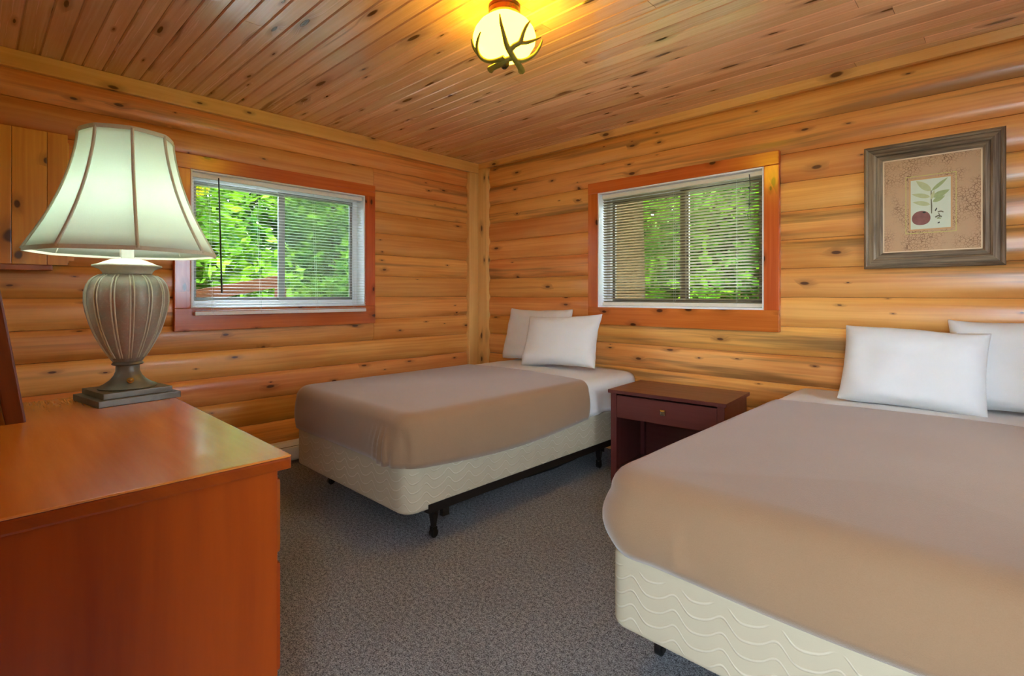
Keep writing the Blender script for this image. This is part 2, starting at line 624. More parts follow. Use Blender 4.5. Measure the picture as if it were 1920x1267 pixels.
bm = bmesh.new()
add_box(bm, -0.16, XR + 0.16, YF - 0.16, 0.16, -0.12, 0.0)
tag(from_bm('floor', bm, M['carpet']), 'grey looped pile carpet covering the bedroom floor', kind='structure')


def wavy(k, s, seed):
    if k == 0 or k >= len(ZB) - 1:
        return ZB[min(k, len(ZB) - 1)]
    return ZB[k] + 0.005 * noise.noise(Vector((s * 0.9, k * 5.3, seed))) + 0.002 * noise.noise(Vector((s * 4.0, k * 3.3, seed)))


def log_wall(name, origin, rotz, length, openings, joints, seed, label):
    """openings: (s0, s1, z0, z1) in wall coordinates; the room is on the local -y side"""
    root_bm = bmesh.new()
    # backing slab with holes
    xs = sorted({0 - 0.16, length + 0.16} | {o[0] for o in openings} | {o[1] for o in openings})
    for a, b in zip(xs[:-1], xs[1:]):
        m = (a + b) / 2
        ops = [o for o in openings if o[0] < m < o[1]]
        if not ops:
            add_box(root_bm, a, b, 0.085, 0.16, 0.0, H + 0.05)
        else:
            o = ops[0]
            if o[2] > 0.01:
                add_box(root_bm, a, b, 0.085, 0.16, 0.0, o[2])
            add_box(root_bm, a, b, 0.085, 0.16, o[3], H + 0.05)
    root = from_bm(name, root_bm, M['stucco'], None, origin, (0, 0, rotz))
    tag(root, label, kind='structure')
    for k in range(len(ZB) - 1):
        z0, z1 = ZB[k], ZB[k + 1]
        segs = [(0.0, length)]
        for o in openings:
            if z1 > o[2] + 0.02 and z0 < o[3] - 0.02:
                ns = []
                for a, b in segs:
                    if a < o[0] < b:
                        ns.append((a, o[0] - 0.004))
                    if a < o[1] < b:
                        ns.append((o[1] + 0.004, b))
                    if not (a < o[0] < b) and not (a < o[1] < b):
                        ns.append((a, b))
                segs = ns
        for js, jz0, jz1 in joints:
            if z0 >= jz0 - 0.03 and z1 <= jz1 + 0.03:
                ns = []
                for a, b in segs:
                    if a + 0.05 < js < b - 0.05:
                        ns += [(a, js - 0.0015), (js + 0.0015, b)]
                    else:
                        ns.append((a, b))
                segs = ns
        for a, b in segs:
            nseg = max(2, int((b - a) / 0.12))
            rs = []
            cx, cz = (a + b) / 2, (z0 + z1) / 2
            for i in range(nseg + 1):
                s = a + (b - a) * i / nseg
                lo, hi = wavy(k, s, seed) + 0.0012, wavy(k + 1, s, seed) - 0.0012
                ring = [(s - cx, 0.084, lo - cz)]
                for j in range(11):
                    t = -1 + 2 * j / 10
                    bulge = 0.022 * abs(t) ** 3.6 + 0.003 * noise.noise(Vector((s * 1.7, k * 2.1 + t * 0.6, seed + 9)))
                    ring.append((s - cx, bulge + 0.003, (lo + hi) / 2 + (hi - lo) / 2 * t - cz))
                ring.append((s - cx, 0.084, hi - cz))
                rs.append(ring)
            lbm = bmesh.new()
            rings_mesh(lbm, rs, True, True, True)
            from_bm('log', lbm, M['log'], root, (cx, 0, cz), (0, 0, 0), smooth='auto')
    return root


# wall coordinates: right wall s = x ; left wall s = y - YF (origin at front corner, turned 90 degrees)
W1 = (-2.478, -1.250, 1.120, 2.000)       # y0, y1, z0, z1 of the left window opening
W2 = (1.407, 2.644, 1.110, 2.005)         # x0, x1, z0, z1 of the other one
log_wall('wall_left', (0, YF, 0), R(90), -YF,
         [(W1[0] - YF - 0.03, W1[1] - YF + 0.03, W1[2] - 0.02, W1[3] + 0.02)],
         [(-1.157 - YF, 0.835, 2.242)], 1.0, 'log wall with the partly lamp-hidden window')
log_wall('wall_back', (0, 0, 0), 0.0, XR, [(W2[0] - 0.03, W2[1] + 0.03, W2[2] - 0.02, W2[3] + 0.02)], [], 2.0,
         'log wall behind the bed pillows with the framed print')
log_wall('wall_right', (XR, 0, 0), R(-90), -YF, [(1.07, 1.73, 1.10, 2.03)], [], 3.0, 'log wall with a bare window beside the wide bed')
log_wall('wall_front', (XR, YF, 0), R(180), XR, [(XR - 4.22, XR - 3.62, 0.0, 2.05)], [], 4.0, 'log wall behind the dresser with an added doorway for daylight')  # doorway is an added opening that lets fill daylight into the foreground

# ceiling slab and boards
bm = bmesh.new()
add_box(bm, -0.3, XR + 0.3, YF - 4.2, 0.3, H + 0.02, H + 0.12)  # slab carried on past the front wall as an added roof shading the doorway
ceil = tag(from_bm('ceiling', bm, M['stucco']), 'varnished knotty pine board ceiling', kind='structure')
PW = 0.0885


def plank_mesh(L):
    bm = bmesh.new()
    rs = []
    for xx in (-L / 2, L / 2):
        hw = PW / 2 - 0.0004
        rs.append([(xx, -hw, 0.018), (xx, -hw, 0.006), (xx, -hw + 0.0055, 0.0), (xx, hw - 0.0055, 0.0), (xx, hw, 0.006), (xx, hw, 0.018)])
    rings_mesh(bm, rs, True, True, True)
    me = bpy.data.meshes.new('plank')
    bmesh.ops.recalc_face_normals(bm, faces=bm.faces)
    bm.to_mesh(me)
    bm.free()
    me.materials.append(M['plank'])
    return me


y = 0.0
row = 0
JO = {35: 1.35, 36: 1.35}
while y > YF:
    yc = y - PW / 2
    cut = rng.choice([0.9, 1.3, 1.7, 2.2, 2.6, 3.0, 3.4, 3.8]) + rng.uniform(-0.15, 0.15)
    if row in (34, 35):
        cut = 0.95
    for a, b in ((0.0, cut), (cut, XR)):
        o = bpy.data.objects.new('plank', plank_mesh(b - a - 0.002))
        o.location = ((a + b) / 2, yc, H)
        link(o, ceil)
    y -= PW
    row += 1

# trims: ceiling boards, corner post, baseboards
tag(board('trim_1', (-0.004, YF, 2.383), (0.030, -0.02, H - 0.001), M['trim']), 'pale flat board along the ceiling above the left window', kind='structure')
tag(board('trim_2', (0.03, -0.028, 2.420), (XR, 0.004, H - 0.001), M['trim']), 'narrow pale board along the ceiling above the print', kind='structure')
tag(board('trim_3', (-0.02, -0.143, 0.0), (0.026, -0.001, 2.382), M['trim'], bev=0.006), 'upright corner board against the left log wall', kind='structure')
tag(board('trim_4', (0.027, -0.030, 0.0), (0.146, 0.02, 2.419), M['trim'], bev=0.006), 'upright corner board against the back log wall', kind='structure')
# casing of the doorway added behind the camera to let in daylight
for nm, a, b in (('trim_5', (3.53, YF, 0.0), (3.62, YF + 0.025, 2.05)), ('trim_6', (4.22, YF, 0.0), (4.31, YF + 0.025, 2.05)),
                 ('trim_7', (3.53, YF, 2.05), (4.31, YF + 0.025, 2.14))):
    tag(board(nm, a, b, M['casing']), 'orange stained casing board of the added doorway', kind='structure')


# ------------------------------------------------------------------ windows (local frame: x along the wall, -y into the room)
def make_window(name, origin, rotz, width, z0, z1, low, top, side, label, sash_mat, frame_mat, stile, dark_stile, screen_half, casing_under):
    root = empty(name, origin, (0, 0, rotz))
    tag(root, label, kind='structure')
    wd, d0 = width, 0.05
    # casing boards on the room side
    board('casing_board', (-side, -0.026, z1), (wd + side, 0.012, z1 + top), M['casing'], root, 0.004)
    board('casing_board', (-side, -0.026, z0 - low), (wd + side, 0.012, z0), M['casing'], root, 0.004)
    board('casing_board', (-side, -0.024, z0), (-0.001, 0.012, z1), M['casing'], root, 0.004)
    board('casing_board', (wd + 0.001, -0.024, z0), (wd + side, 0.012, z1), M['casing'], root, 0.004)
    # white lining of the recess
    box('jamb', (0.0, -0.02, z0), (0.010, 0.10, z1), frame_mat, root, 0.002)
    box('jamb', (wd - 0.010, -0.02, z0), (wd, 0.10, z1), frame_mat, root, 0.002)
    box('jamb', (0.010, -0.02, z1 - 0.010), (wd - 0.010, 0.10, z1), frame_mat, root, 0.002)
    box('sill', (0.010, -0.02, z0), (wd - 0.010, 0.10, z0 + 0.012), frame_mat, root, 0.002)
    # fixed outer frame
    f = 0.036
    bm = bmesh.new()
    for a in ((0.010, 0.010 + f, 0.09, 0.15, z0 + 0.012, z1 - 0.010), (wd - 0.010 - f, wd - 0.010, 0.09, 0.15, z0 + 0.012, z1 - 0.010),
              (0.010 + f, wd - 0.010 - f, 0.09, 0.15, z1 - 0.010 - f, z1 - 0.010), (0.010 + f, wd - 0.010 - f, 0.09, 0.15, z0 + 0.012, z0 + 0.012 + f)):
        add_box(bm, *a, bev=0.003)
    from_bm('window_frame', bm, frame_mat, root)
    ix0, ix1, iz0, iz1 = 0.010 + f, wd - 0.010 - f, z0 + 0.012 + f, z1 - 0.010 - f
    g = 0.022
    for i, (a, b, yy) in enumerate(((ix0, stile + 0.028, 0.122), (stile - 0.028, ix1, 0.100))):
        bm = bmesh.new()
        gs = 0.040
        lg = gs if i == 1 else g
        rg = gs if i == 0 else g
        add_box(bm, a, a + lg, yy, yy + 0.020, iz0, iz1, 0.002)
        add_box(bm, b - rg, b, yy, yy + 0.020, iz0, iz1, 0.002)
        add_box(bm, a + lg, b - rg, yy, yy + 0.020, iz1 - g, iz1, 0.002)
        add_box(bm, a + lg, b - rg, yy, yy + 0.020, iz0, iz0 + g, 0.002)
        s = from_bm('sash', bm, sash_mat, root)
        box('pane', (a + lg, yy + 0.008, iz0 + g), (b - rg, yy + 0.012, iz1 - g), M['glass'], s, 0.0)
        if screen_half == i:
            box('insect_screen', (a + lg, 0.1465, iz0), (b, 0.1475, iz1), M['screen'], root, 0.0)
    return root


# left wall: local x = world y
make_window('window_1', (0, W1[0], 0), R(90), W1[1] - W1[0], W1[2], W1[3], 0.143, 0.092, 0.090,
            'sliding window looking on leaves, behind the table lamp', M['sash_grey'], M['white_vinyl'], 0.622, True, 1, True)
make_window('window_2', (W2[0], 0, 0), 0.0, W2[1] - W2[0], W2[2], W2[3], 0.134, 0.085, 0.090,
            'sliding window over the nightstand, between bed and print', M['sash_brown'], M['white_vinyl'], 0.655, True, None, False)


# right wall, just outside the frame: it throws the pale streaks on the logs beside the print; local x = -world y
make_window('window_3', (XR, -1.10, 0), R(-90), 0.60, 1.12, 2.01, 0.143, 0.092, 0.090,
            'bare sliding window in the wall beside the wide bed', M['sash_grey'], M['white_vinyl'], 0.30, True, None, False)


# ------------------------------------------------------------------ blinds
def slat_mesh(L, wdt, mat):
    bm = bmesh.new()
    rs = []
    for xx in (-L / 2, L / 2):
        top = [(xx, -wdt / 2 + wdt * k / 4, 0.0018 * (1 - (k / 2 - 1) ** 2)) for k in range(5)]
        bot = [(p[0], p[1], p[2] - 0.0005) for p in top[::-1]]
        rs.append(top + bot)
    rings_mesh(bm, rs, True, True, True)
    bmesh.ops.recalc_face_normals(bm, faces=bm.faces)
    me = bpy.data.meshes.new('slat')
    bm.to_mesh(me)
    bm.free()
    for p in me.polygons:
        p.use_smooth = True
    me.materials.append(mat)
    return me


def make_blind(label, loc, rot, L, drop, nsl, tilt, mat, cords, rail_h=0.024):
    root = empty('window_blind', loc, rot)
    tag(root, label, 'blind')
    box('headrail', (-L / 2, -0.014, -0.030), (L / 2, 0.014, 0.0), M['white_vinyl'] if mat is M['slat'] else M['cream_vinyl'], root, 0.002)
    box('bottom_rail', (-L / 2, -0.011, -drop), (L / 2, 0.011, -drop + rail_h), M['white_vinyl'] if mat is M['slat'] else M['cream_vinyl'], root, 0.004)
    me = slat_mesh(L - 0.004, 0.025, mat)
    z0, z1 = -0.040, -drop + rail_h + 0.006
    for i in range(nsl):
        o = bpy.data.objects.new('slat', me)
        o.location = (0, 0, z0 + (z1 - z0) * i / (nsl - 1))
        o.rotation_euler = (R(tilt), 0, 0)
        link(o, root)
    for cx in cords:
        for yy in (-0.0135, 0.0135):
            bm = bmesh.new()
            tube(bm, [(Vector((cx, yy, -0.028)), 0.0007), (Vector((cx, yy, -drop + 0.01)), 0.0007)], 5, 0)
            from_bm('ladder_cord', bm, M['cord'], root)
    return root


L1 = W1[1] - W1[0] - 0.028
kick = math.atan2(0.072, 0.90)
b1 = make_blind('open white mini blind kicked out over the sill, beside the table lamp', (-0.019, (W1[0] + W1[1]) / 2, 1.987), (-kick, 0, R(90)), L1, 0.915, 41, 9,
                M['slat'], (-L1 / 2 + 0.10, -L1 / 2 + 0.40, L1 / 2 - 0.40, L1 / 2 - 0.10))
bm = bmesh.new()
tube(bm, [(Vector((-L1 / 2 + 0.150, -0.026, -0.02)), 0.004), (Vector((-L1 / 2 + 0.150, -0.028, -0.775)), 0.0055)], 8, 0)
from_bm('tilt_wand', bm, M['black'], b1)
L2 = W2[1] - W2[0] - 0.028
b2 = make_blind('half tilted cream mini blind over the nightstand', ((W2[0] + W2[1]) / 2, 0.035, 1.993), (0, 0, 0), L2, 0.868, 39, -22, M['slat_tan_shaded'],
                (-L2 / 2 + 0.09, 0.0, L2 / 2 - 0.17))
bm = bmesh.new()
cxx = 2.544 - (W2[0] + W2[1]) / 2
tube(bm, [(Vector((cxx, -0.018, -0.015)), 0.003), (Vector((cxx + 0.006, -0.019, -0.09)), 0.002), (Vector((cxx - 0.004, -0.019, -0.10)), 0.006),
          (Vector((cxx + 0.003, -0.019, -0.115)), 0.002), (Vector((cxx, -0.019, -0.20)), 0.002), (Vector((cxx + 0.002, -0.019, -0.205)), 0.006),
          (Vector((cxx, -0.019, -0.22)), 0.002), (Vector((cxx + 0.010, -0.019, -0.28)), 0.0014), (Vector((cxx + 0.002, -0.019, -0.305)), 0.0014),
          (Vector((cxx - 0.010, -0.019, -0.28)), 0.0014), (Vector((cxx - 0.002, -0.019, -0.23)), 0.0014)], 6, 4)
from_bm('lift_cord', bm, M['black'], b2, smooth=True)


# ------------------------------------------------------------------ beds
def rrect(x0, x1, y0, y1, r, step=0.06, nc=8):
    pts = []
    def seg(a, b):
        n = max(1, int((Vector(b) - Vector(a)).length / step))
        return [(a[0] + (b[0] - a[0]) * i / n, a[1] + (b[1] - a[1]) * i / n) for i in range(n)]
    def arc(cx, cy, a0):
        return [(cx + r * math.cos(a0 + math.pi / 2 * i / nc), cy + r * math.sin(a0 + math.pi / 2 * i / nc)) for i in range(nc)]
    pts += arc(x1 - r, y0 + r, -math.pi / 2) + seg((x1, y0 + r), (x1, y1 - r))
    pts += arc(x1 - r, y1 - r, 0) + seg((x1 - r, y1), (x0 + r, y1))
    pts += arc(x0 + r, y1 - r, math.pi / 2) + seg((x0, y1 - r), (x0, y0 + r))
    pts += arc(x0 + r, y0 + r, math.pi) + seg((x0 + r, y0), (x1 - r, y0))
    return pts


def soft_block(name, x0, x1, y0, y1, z0, z1, rc, re, mat, label, cat, bulge=0.0, crown=0.0):
    cx, cy = (x0 + x1) / 2, (y0 + y1) / 2
    rs = []
    nz = 8
    prof = [(re * (1 - math.sin(a)), z0 + re * (1 - math.cos(a))) for a in [math.pi / 2 * i / 5 for i in range(6)]]
    prof += [(0, z0 + re + (z1 - z0 - 2 * re) * i / nz) for i in range(1, nz)]
    prof += [(re * (1 - math.cos(a)), z1 - re + re * math.sin(a)) for a in [math.pi / 2 * i / 5 for i in range(6)]]
    for off, z in prof:
        bo = bulge * math.sin(math.pi * (z - z0) / (z1 - z0))
        off -= bo
        rs.append([(p[0] - cx, p[1] - cy, z - z0) for p in rrect(x0 + off, x1 - off, y0 + off, y1 - off, max(0.01, rc - off))])
    base = rs[-1]
    for t in (0.12, 0.3, 0.5, 0.7, 0.88):
        rs.append([(p[0] * (1 - t), p[1] * (1 - t), p[2] + crown * math.sin(t * math.pi / 2)) for p in base])
    bm = bmesh.new()
    rings_mesh(bm, rs, True, True, True)
    o = from_bm(name, bm, mat, None, (cx, cy, z0), (0, 0, 0), smooth=True)
    return tag(o, label, cat)


def drape(name, x0, x1, yfoot, yhead, ztop, hem, rc, re, mat, label, cat, foot=True, crown=0.0, folds=None, thick=0.006, head_wave=0.0, seed=0, wave_amp=0.003):
    """cloth over a mattress: covers the right side, the foot (if foot) and the left side, open at the head. hem(x, y, along)->z"""
    pts = []
    step = 0.012 if foot else 0.03
    def line(a, b):
        n = max(2, int(math.hypot(b[0] - a[0], b[1] - a[1]) / step))
        return [(a[0] + (b[0] - a[0]) * i / n, a[1] + (b[1] - a[1]) * i / n) for i in range(n)]
    cx = (x0 + x1) / 2
    def outline(off):
        a0, a1, yf, r = x0 + off, x1 - off, yfoot + (off if foot else 0), max(0.02, rc - off)
        P = []
        if foot:
            n1 = max(2, int((yhead - yfoot - rc) / step))
            P += [(a1, yhead + (yf + r - yhead) * i / n1) for i in range(n1)]
            P += [(a1 - r + r * math.cos(t), yf + r - r * math.sin(t)) for t in [math.pi / 2 * i / 10 for i in range(10)]]
            n2 = max(2, int((x1 - x0 - 2 * rc) / step))
            P += [(a1 - r + (a0 + r - (a1 - r)) * i / n2, yf) for i in range(n2)]
            P += [(a0 + r - r * math.sin(t), yf + r - r * math.cos(t)) for t in [math.pi / 2 * i / 10 for i in range(10)]]
            P += [(a0, yf + r + (yhead - yf - r) * i / n1) for i in range(n1 + 1)]
        return P
    rs = []
    if foot:
        nz = 7
        prof = [(0.0, i / nz) for i in range(nz)]
        na = 6
        prof += [(re * (1 - math.cos(math.pi / 2 * i / na)), 1 + math.sin(math.pi / 2 * i / na)) for i in range(na + 1)]
        for off, k in prof:
            ring = []
            for j, (px, py) in enumerate(outline(off)):
                zh = hem(px, py)
                zr = ztop - re
                z = zh + (zr - zh) * k if k <= 1 else zr + re * (k - 1)
                if folds:
                    dx, dy = folds(px, py, z, min(1.0, max(0.0, (zr - z) / (zr - zh) if k <= 1 else 0)), k)
                    px, py = px + dx, py + dy
                n_ = noise.noise(Vector((px * 5, py * 5, z * 4 + seed)))
                ring.append((px + wave_amp * n_, py + wave_amp * n_, z))
            rs.append(ring)
        base = rs[-1]
        clean = outline(re)
        ymid = (yfoot + re + 0.35)
        for t in (0.08, 0.2, 0.35, 0.5, 0.65, 0.8, 0.92, 1.0):
            ring = []
            for (px, py, z), (_, qy0) in zip(base, clean):
                ty = max(qy0, ymid)
                qx, qy = px + (cx - px) * t, py + (ty - py) * t
                zz = z + crown * math.sin(t * math.pi / 2) + 0.004 * noise.noise(Vector((qx * 3, qy * 3, seed))) * t
                ring.append((qx, qy, zz))
            rs.append(ring)
        bm = bmesh.new()
        rings_mesh(bm, rs, False)
        bmesh.ops.remove_doubles(bm, verts=bm.verts, dist=0.0008)
    else:
        # a band across the bed: hangs down both sides
        ny = max(3, int((yhead - yfoot) / 0.04))
        prof = []
        nz = 6
        na = 6
        for sgn, ex in ((1, x1), (-1, x0)):
            part = [(ex, i / nz) for i in range(nz)] + [(ex - sgn * re * (1 - math.cos(math.pi / 2 * i / na)), 1 + math.sin(math.pi / 2 * i / na)) for i in range(na + 1)]
            prof.append(part)
        topx = [x1 - re + (x0 - x1 + 2 * re) * i / 30 for i in range(1, 30)]
        full = prof[0] + [(tx, 2.0) for tx in topx] + prof[1][::-1]
        for i in range(ny + 1):
            yy = yfoot + (yhead - yfoot) * i / ny
            ring = []
            for px, k in full:
                zh = hem(px, yy)
                zr = ztop - re
                z = zh + (zr - zh) * k if k <= 1 else zr + re * (k - 1)
                if k >= 2:
                    z += crown * math.cos((px - cx) / (x1 - x0) * math.pi)
                dx = 0
                if folds:
                    dx, dz = folds(px, yy, z, max(0.0, (zr - z) / (zr - zh)) if k < 1 else 0.0, k)
                    z += dz
                n_ = noise.noise(Vector((px * 6, yy * 6, z * 5 + seed)))
                ring.append((px + dx + wave_amp * n_, yy, z + wave_amp * 0.8 * n_ * (k > 1)))
            rs.append(ring)
        bm = bmesh.new()
        rings_mesh(bm, rs, False)
    org = (cx, (yfoot + yhead) / 2, ztop)
    for v in bm.verts:
        v.co -= Vector(org)
    o = from_bm(name, bm, mat, None, org, (0, 0, 0), smooth=True)
    sd = o.modifiers.new('thickness', 'SOLIDIFY')
    sd.thickness = thick
    sd.offset = 1.0
    return tag(o, label, cat)


def bed_frame(x0, x1, y0, y1, z, legs, label):
    root = empty('rolling_bedstead', ((x0 + x1) / 2, (y0 + y1) / 2, 0))
    tag(root, label, 'bedstead')
    ox, oy = root.location.x, root.location.y
    def B(n, a, b, m=M['steel_dark'], bev=0.001):
        return box(n, (a[0] - ox, a[1] - oy, a[2]), (b[0] - ox, b[1] - oy, b[2]), m, root, bev)
    t = 0.004
    for xx, s in ((x0, 1), (x1, -1)):
        bm = bmesh.new()
        a, b = (xx - ox, xx - ox + s * t)
        add_box(bm, min(a, b), max(a, b), y0 - oy, y1 - oy, z - 0.004, z + 0.034)
        a, b = (xx - ox, xx - ox + s * 0.036)
        add_box(bm, min(a, b), max(a, b), y0 - oy, y1 - oy, z - 0.008, z - 0.004)
        from_bm('side_rail', bm, M['steel_dark'], root)
    for yy in (legs[0], legs[1]):
        bm = bmesh.new()
        add_box(bm, x0 + 0.02 - ox, x1 - 0.02 - ox, yy - oy, yy + t - oy, z - 0.044, z - 0.009)
        from_bm('cross_rail', bm, M['steel_dark'], root)
    for xx, s in ((x0, 1), (x1, -1)):
        for yy in legs:
            lx = xx + s * 0.07 - ox
            ly = yy + 0.012 - oy
            bm = bmesh.new()
            rs = []
            for zz, hw in ((z - 0.012, 0.026), (z - 0.05, 0.020), (0.062, 0.012), (0.052, 0.011)):
                rs.append([(lx - hw, ly - hw * 0.7, zz), (lx + hw, ly - hw * 0.7, zz), (lx + hw, ly + hw * 0.7, zz), (lx - hw, ly + hw * 0.7, zz)])
            rings_mesh(bm, rs, True, True, True)
            lg = from_bm('leg', bm, M['steel_dark'], root)
            bm = bmesh.new()
            bmesh.ops.create_cone(bm, cap_ends=True, segments=18, radius1=0.022, radius2=0.022, depth=0.020,
                                  matrix=Matrix.Translation((lx, ly, 0.022)) @ Matrix.Rotation(R(90), 4, 'Y'))
            from_bm('caster_wheel', bm, M['black'], lg, smooth='auto')
            bm = bmesh.new()
            add_box(bm, lx - 0.015, lx - 0.012, ly - 0.012, ly + 0.012, 0.012, 0.055)
            add_box(bm, lx + 0.012, lx + 0.015, ly - 0.012, ly + 0.012, 0.012, 0.055)
            add_box(bm, lx - 0.015, lx + 0.015, ly - 0.012, ly + 0.012, 0.0505, 0.0555)
            from_bm('caster_fork', bm, M['caster'], lg)
        # clamp at the foot end
        B('rail_clamp', (xx + s * 0.006, y0 + 0.09, z - 0.05), (xx + s * 0.030, y0 + 0.13, z + 0.002), M['caster'])
    return root


def pillow(label, w_, h_, t_, loc, rot, seed, ears=0.05, group=None, crease=0.02):
    n, m = 30, 22
    bm = bmesh.new()
    grid = {}
    for side in (1, -1):
        for i in range(n + 1):
            for j in range(m + 1):
                u, v = -1 + 2 * i / n, -1 + 2 * j / m
                if side == -1 and (i in (0, n) or j in (0, m)):
                    grid[side, i, j] = grid[1, i, j]
                    continue
                # edges pulled in between the pointed corners
                x = w_ / 2 * u * (1 - ears * (1 - v * v) * abs(u) ** 3)
                z = h_ / 2 * v * (1 - ears * 1.2 * (1 - u * u) * abs(v) ** 3)
                e = max(0.0, (1 - u ** 4) * (1 - v ** 4))
                th = t_ / 2 * e ** 0.55
                # lower half fuller
                th *= 1 - 0.22 * v
                nn = noise.noise(Vector((u * 2.1, v * 2.3, seed))) * 0.018 * e
                edge = 1 - min(1 - abs(u), 1 - abs(v))
                nn += crease * noise.noise(Vector((u * 7, v * 7, seed + 3))) * (edge ** 3) * (e > 0)
                yj = 0.008 * noise.noise(Vector((u * 3, v * 3, seed + 7)))
                zz = z + 0.008 * noise.noise(Vector((u * 2, v * 2, seed + 11)))
                grid[side, i, j] = bm.verts.new((x, -side * (th + nn * 0.6) + yj, zz + h_ / 2))
    for side in (1, -1):
        for i in range(n):
            for j in range(m):
                q = [grid[side, i, j], grid[side, i + 1, j], grid[side, i + 1, j + 1], grid[side, i, j + 1]]
                bm.faces.new(q if side == 1 else q[::-1])
    o = from_bm('pillow', bm, M['pillow'], None, loc, rot, smooth=True)
    ss = o.modifiers.new('smooth', 'SUBSURF')
    ss.levels = ss.render_levels = 1
    return tag(o, label, 'pillow', group)


# narrow bed in the corner
Z0, Z1, Z2 = 0.172, 0.405, 0.628
bed_frame(0.556, 1.752, -1.93, -0.06, 0.168, (-1.86, -0.42), 'dark steel frame on casters under the corner bed')
bs1 = soft_block('box_spring', 0.565, 1.745, -2.055, -0.05, Z0 + 0.001, Z1, 0.075, 0.018, M['quilt'], 'cream box spring with wavy quilting under the corner bed', 'box spring')
mt1 = soft_block('mattress', 0.560, 1.750, -2.050, -0.045, Z1 + 0.001, Z2, 0.10, 0.05, M['sheet'], 'sheet-covered mattress in the corner by both windows', 'mattress', crown=0.008)
# sagging dust cover
bm = bmesh.new()
rs = []
for i in range(25):
    yy = -1.45 + 1.00 * i / 24
    sag = 0.075 * math.sin(math.pi * i / 24) ** 0.6 + 0.012 * noise.noise(Vector((yy * 6, 0, 3)))
    rs.append([(1.70 - 1.155 - 0.5 * k / 8, yy + 1.0525, -0.004 - sag * math.sin(math.pi * (0.12 + 0.88 * k / 8)) ** 0.5 - 0.0005) for k in range(9)])
rings_mesh(bm, rs, False)
dc = from_bm('dust_cover', bm, M['black_cloth'], bs1, smooth=True)
dc['label'] = 'torn black dust cover sagging below the box spring'


def hem1(x, y):
    if x > 1.6:
        t = min(1, max(0, (y + 2.0) / 1.3))
        return 0.398 - 0.038 * math.sin(math.pi * t) ** 1.0
    return 0.400


def folds1(px, py, z, d, k):
    # gathers that fan out from the tucked foot corner
    ddx = ddy = 0.0
    cxn, cyn = 1.66, -2.06
    s = (px - cxn) if py < -1.96 else (0.11 + (py + 1.96))
    if -0.24 < s < 0.14 and py < -1.80:
        env = math.exp(-((s + 0.06) / 0.09) ** 2) * min(1, d * 3.0) * (0.4 + 0.6 * d)
        a = 0.030 * env * (0.5 + 0.5 * math.sin((s * 150) * (1.15 - 0.40 * d) + 0.6)) + 0.006 * env
        ddy -= a
        ddx += 0.3 * a
    if 0.02 < s < 0.13 and py < -1.8:
        cr = -0.013 * math.exp(-((s - 0.06) / 0.012) ** 2) * min(1, d * 2.5)
        ddx += cr * 0.5
        ddy -= cr
    puff = 0.012 * math.sin(math.pi * min(1, max(0, d)))
    if px > 1.65:
        ddx += puff
    elif py < -1.97:
        ddy -= puff
    elif px < 0.65:
        ddx -= puff
    return ddx, ddy


drape('blanket', 0.542, 1.768, -2.068, -0.66, Z2 + 0.014, hem1, 0.11, 0.062, M['blanket'], 'taupe fleece blanket tucked round the corner bed', 'blanket', True, 0.014, folds1, seed=1.0)


def hemsheet(x, y):
    if x > 1.5:
        return 0.412 if y > -0.60 else 0.408
    return 0.45


def sheetfold(px, yy, z, d, k, mid=1.155):
    dx = 0.0
    if abs(px - mid) > 0.45:
        s = 1 if px > mid else -1
        dx = s * (0.010 * math.sin(yy * 30) * d + 0.010 * d)
    if k >= 1.2:
        return dx, 0.004 * noise.noise(Vector((px * 9, yy * 14, 2.0)))
    return dx, 0.0


drape('bed_sheet', 0.552, 1.758, -0.80, -0.06, Z2 + 0.007, hemsheet, 0.1, 0.055, M['sheet'], 'white sheet folded at the head of the corner bed', 'sheet', False, 0.010, sheetfold, thick=0.004, seed=4.0)
pillow('white pillow against the wall, half hidden behind another pillow', 0.72, 0.46, 0.15, (0.86, -0.185, 0.647), (R(-14), 0, R(-1)), 1.3)
pillow('plump white pillow propped in front on the corner bed', 0.70, 0.43, 0.17, (1.27, -0.375, 0.652), (R(-20), R(-3), R(4)), 5.1, ears=0.09)

# wide bed
bed_frame(2.838, 4.307, -1.94, -0.06, 0.176, (-1.86, -0.42), 'dark steel frame on casters under the wide bed')
soft_block('box_spring', 2.845, 4.300, -2.065, -0.05, 0.1805, 0.412, 0.06, 0.018, M['quilt'], 'cream box spring with wavy quilting under the wide bed', 'box spring')
soft_block('mattress', 2.840, 4.305, -2.060, -0.045, 0.413, 0.642, 0.11, 0.055, M['sheet'], 'sheet-covered mattress beside the nightstand', 'mattress', crown=0.008)


def hem2(x, y):
    return 0.418 + 0.006 * math.sin(x * 5.0)


def folds2(px, py, z, d, k):
    puff = 0.022 * math.sin(math.pi * min(1, max(0, d))) * (0.6 if px > 3.1 else 1.0)
    s = px - 2.9
    ddx = ddy = 0.0
    if px < 2.95:
        ddx -= puff
    if py < -1.97:
        ddy -= puff
        ddy += 0.005 * math.sin(px * 40) * math.exp(-(s / 0.12) ** 2) * d
    if px > 4.25:
        ddx += puff
    return ddx, ddy


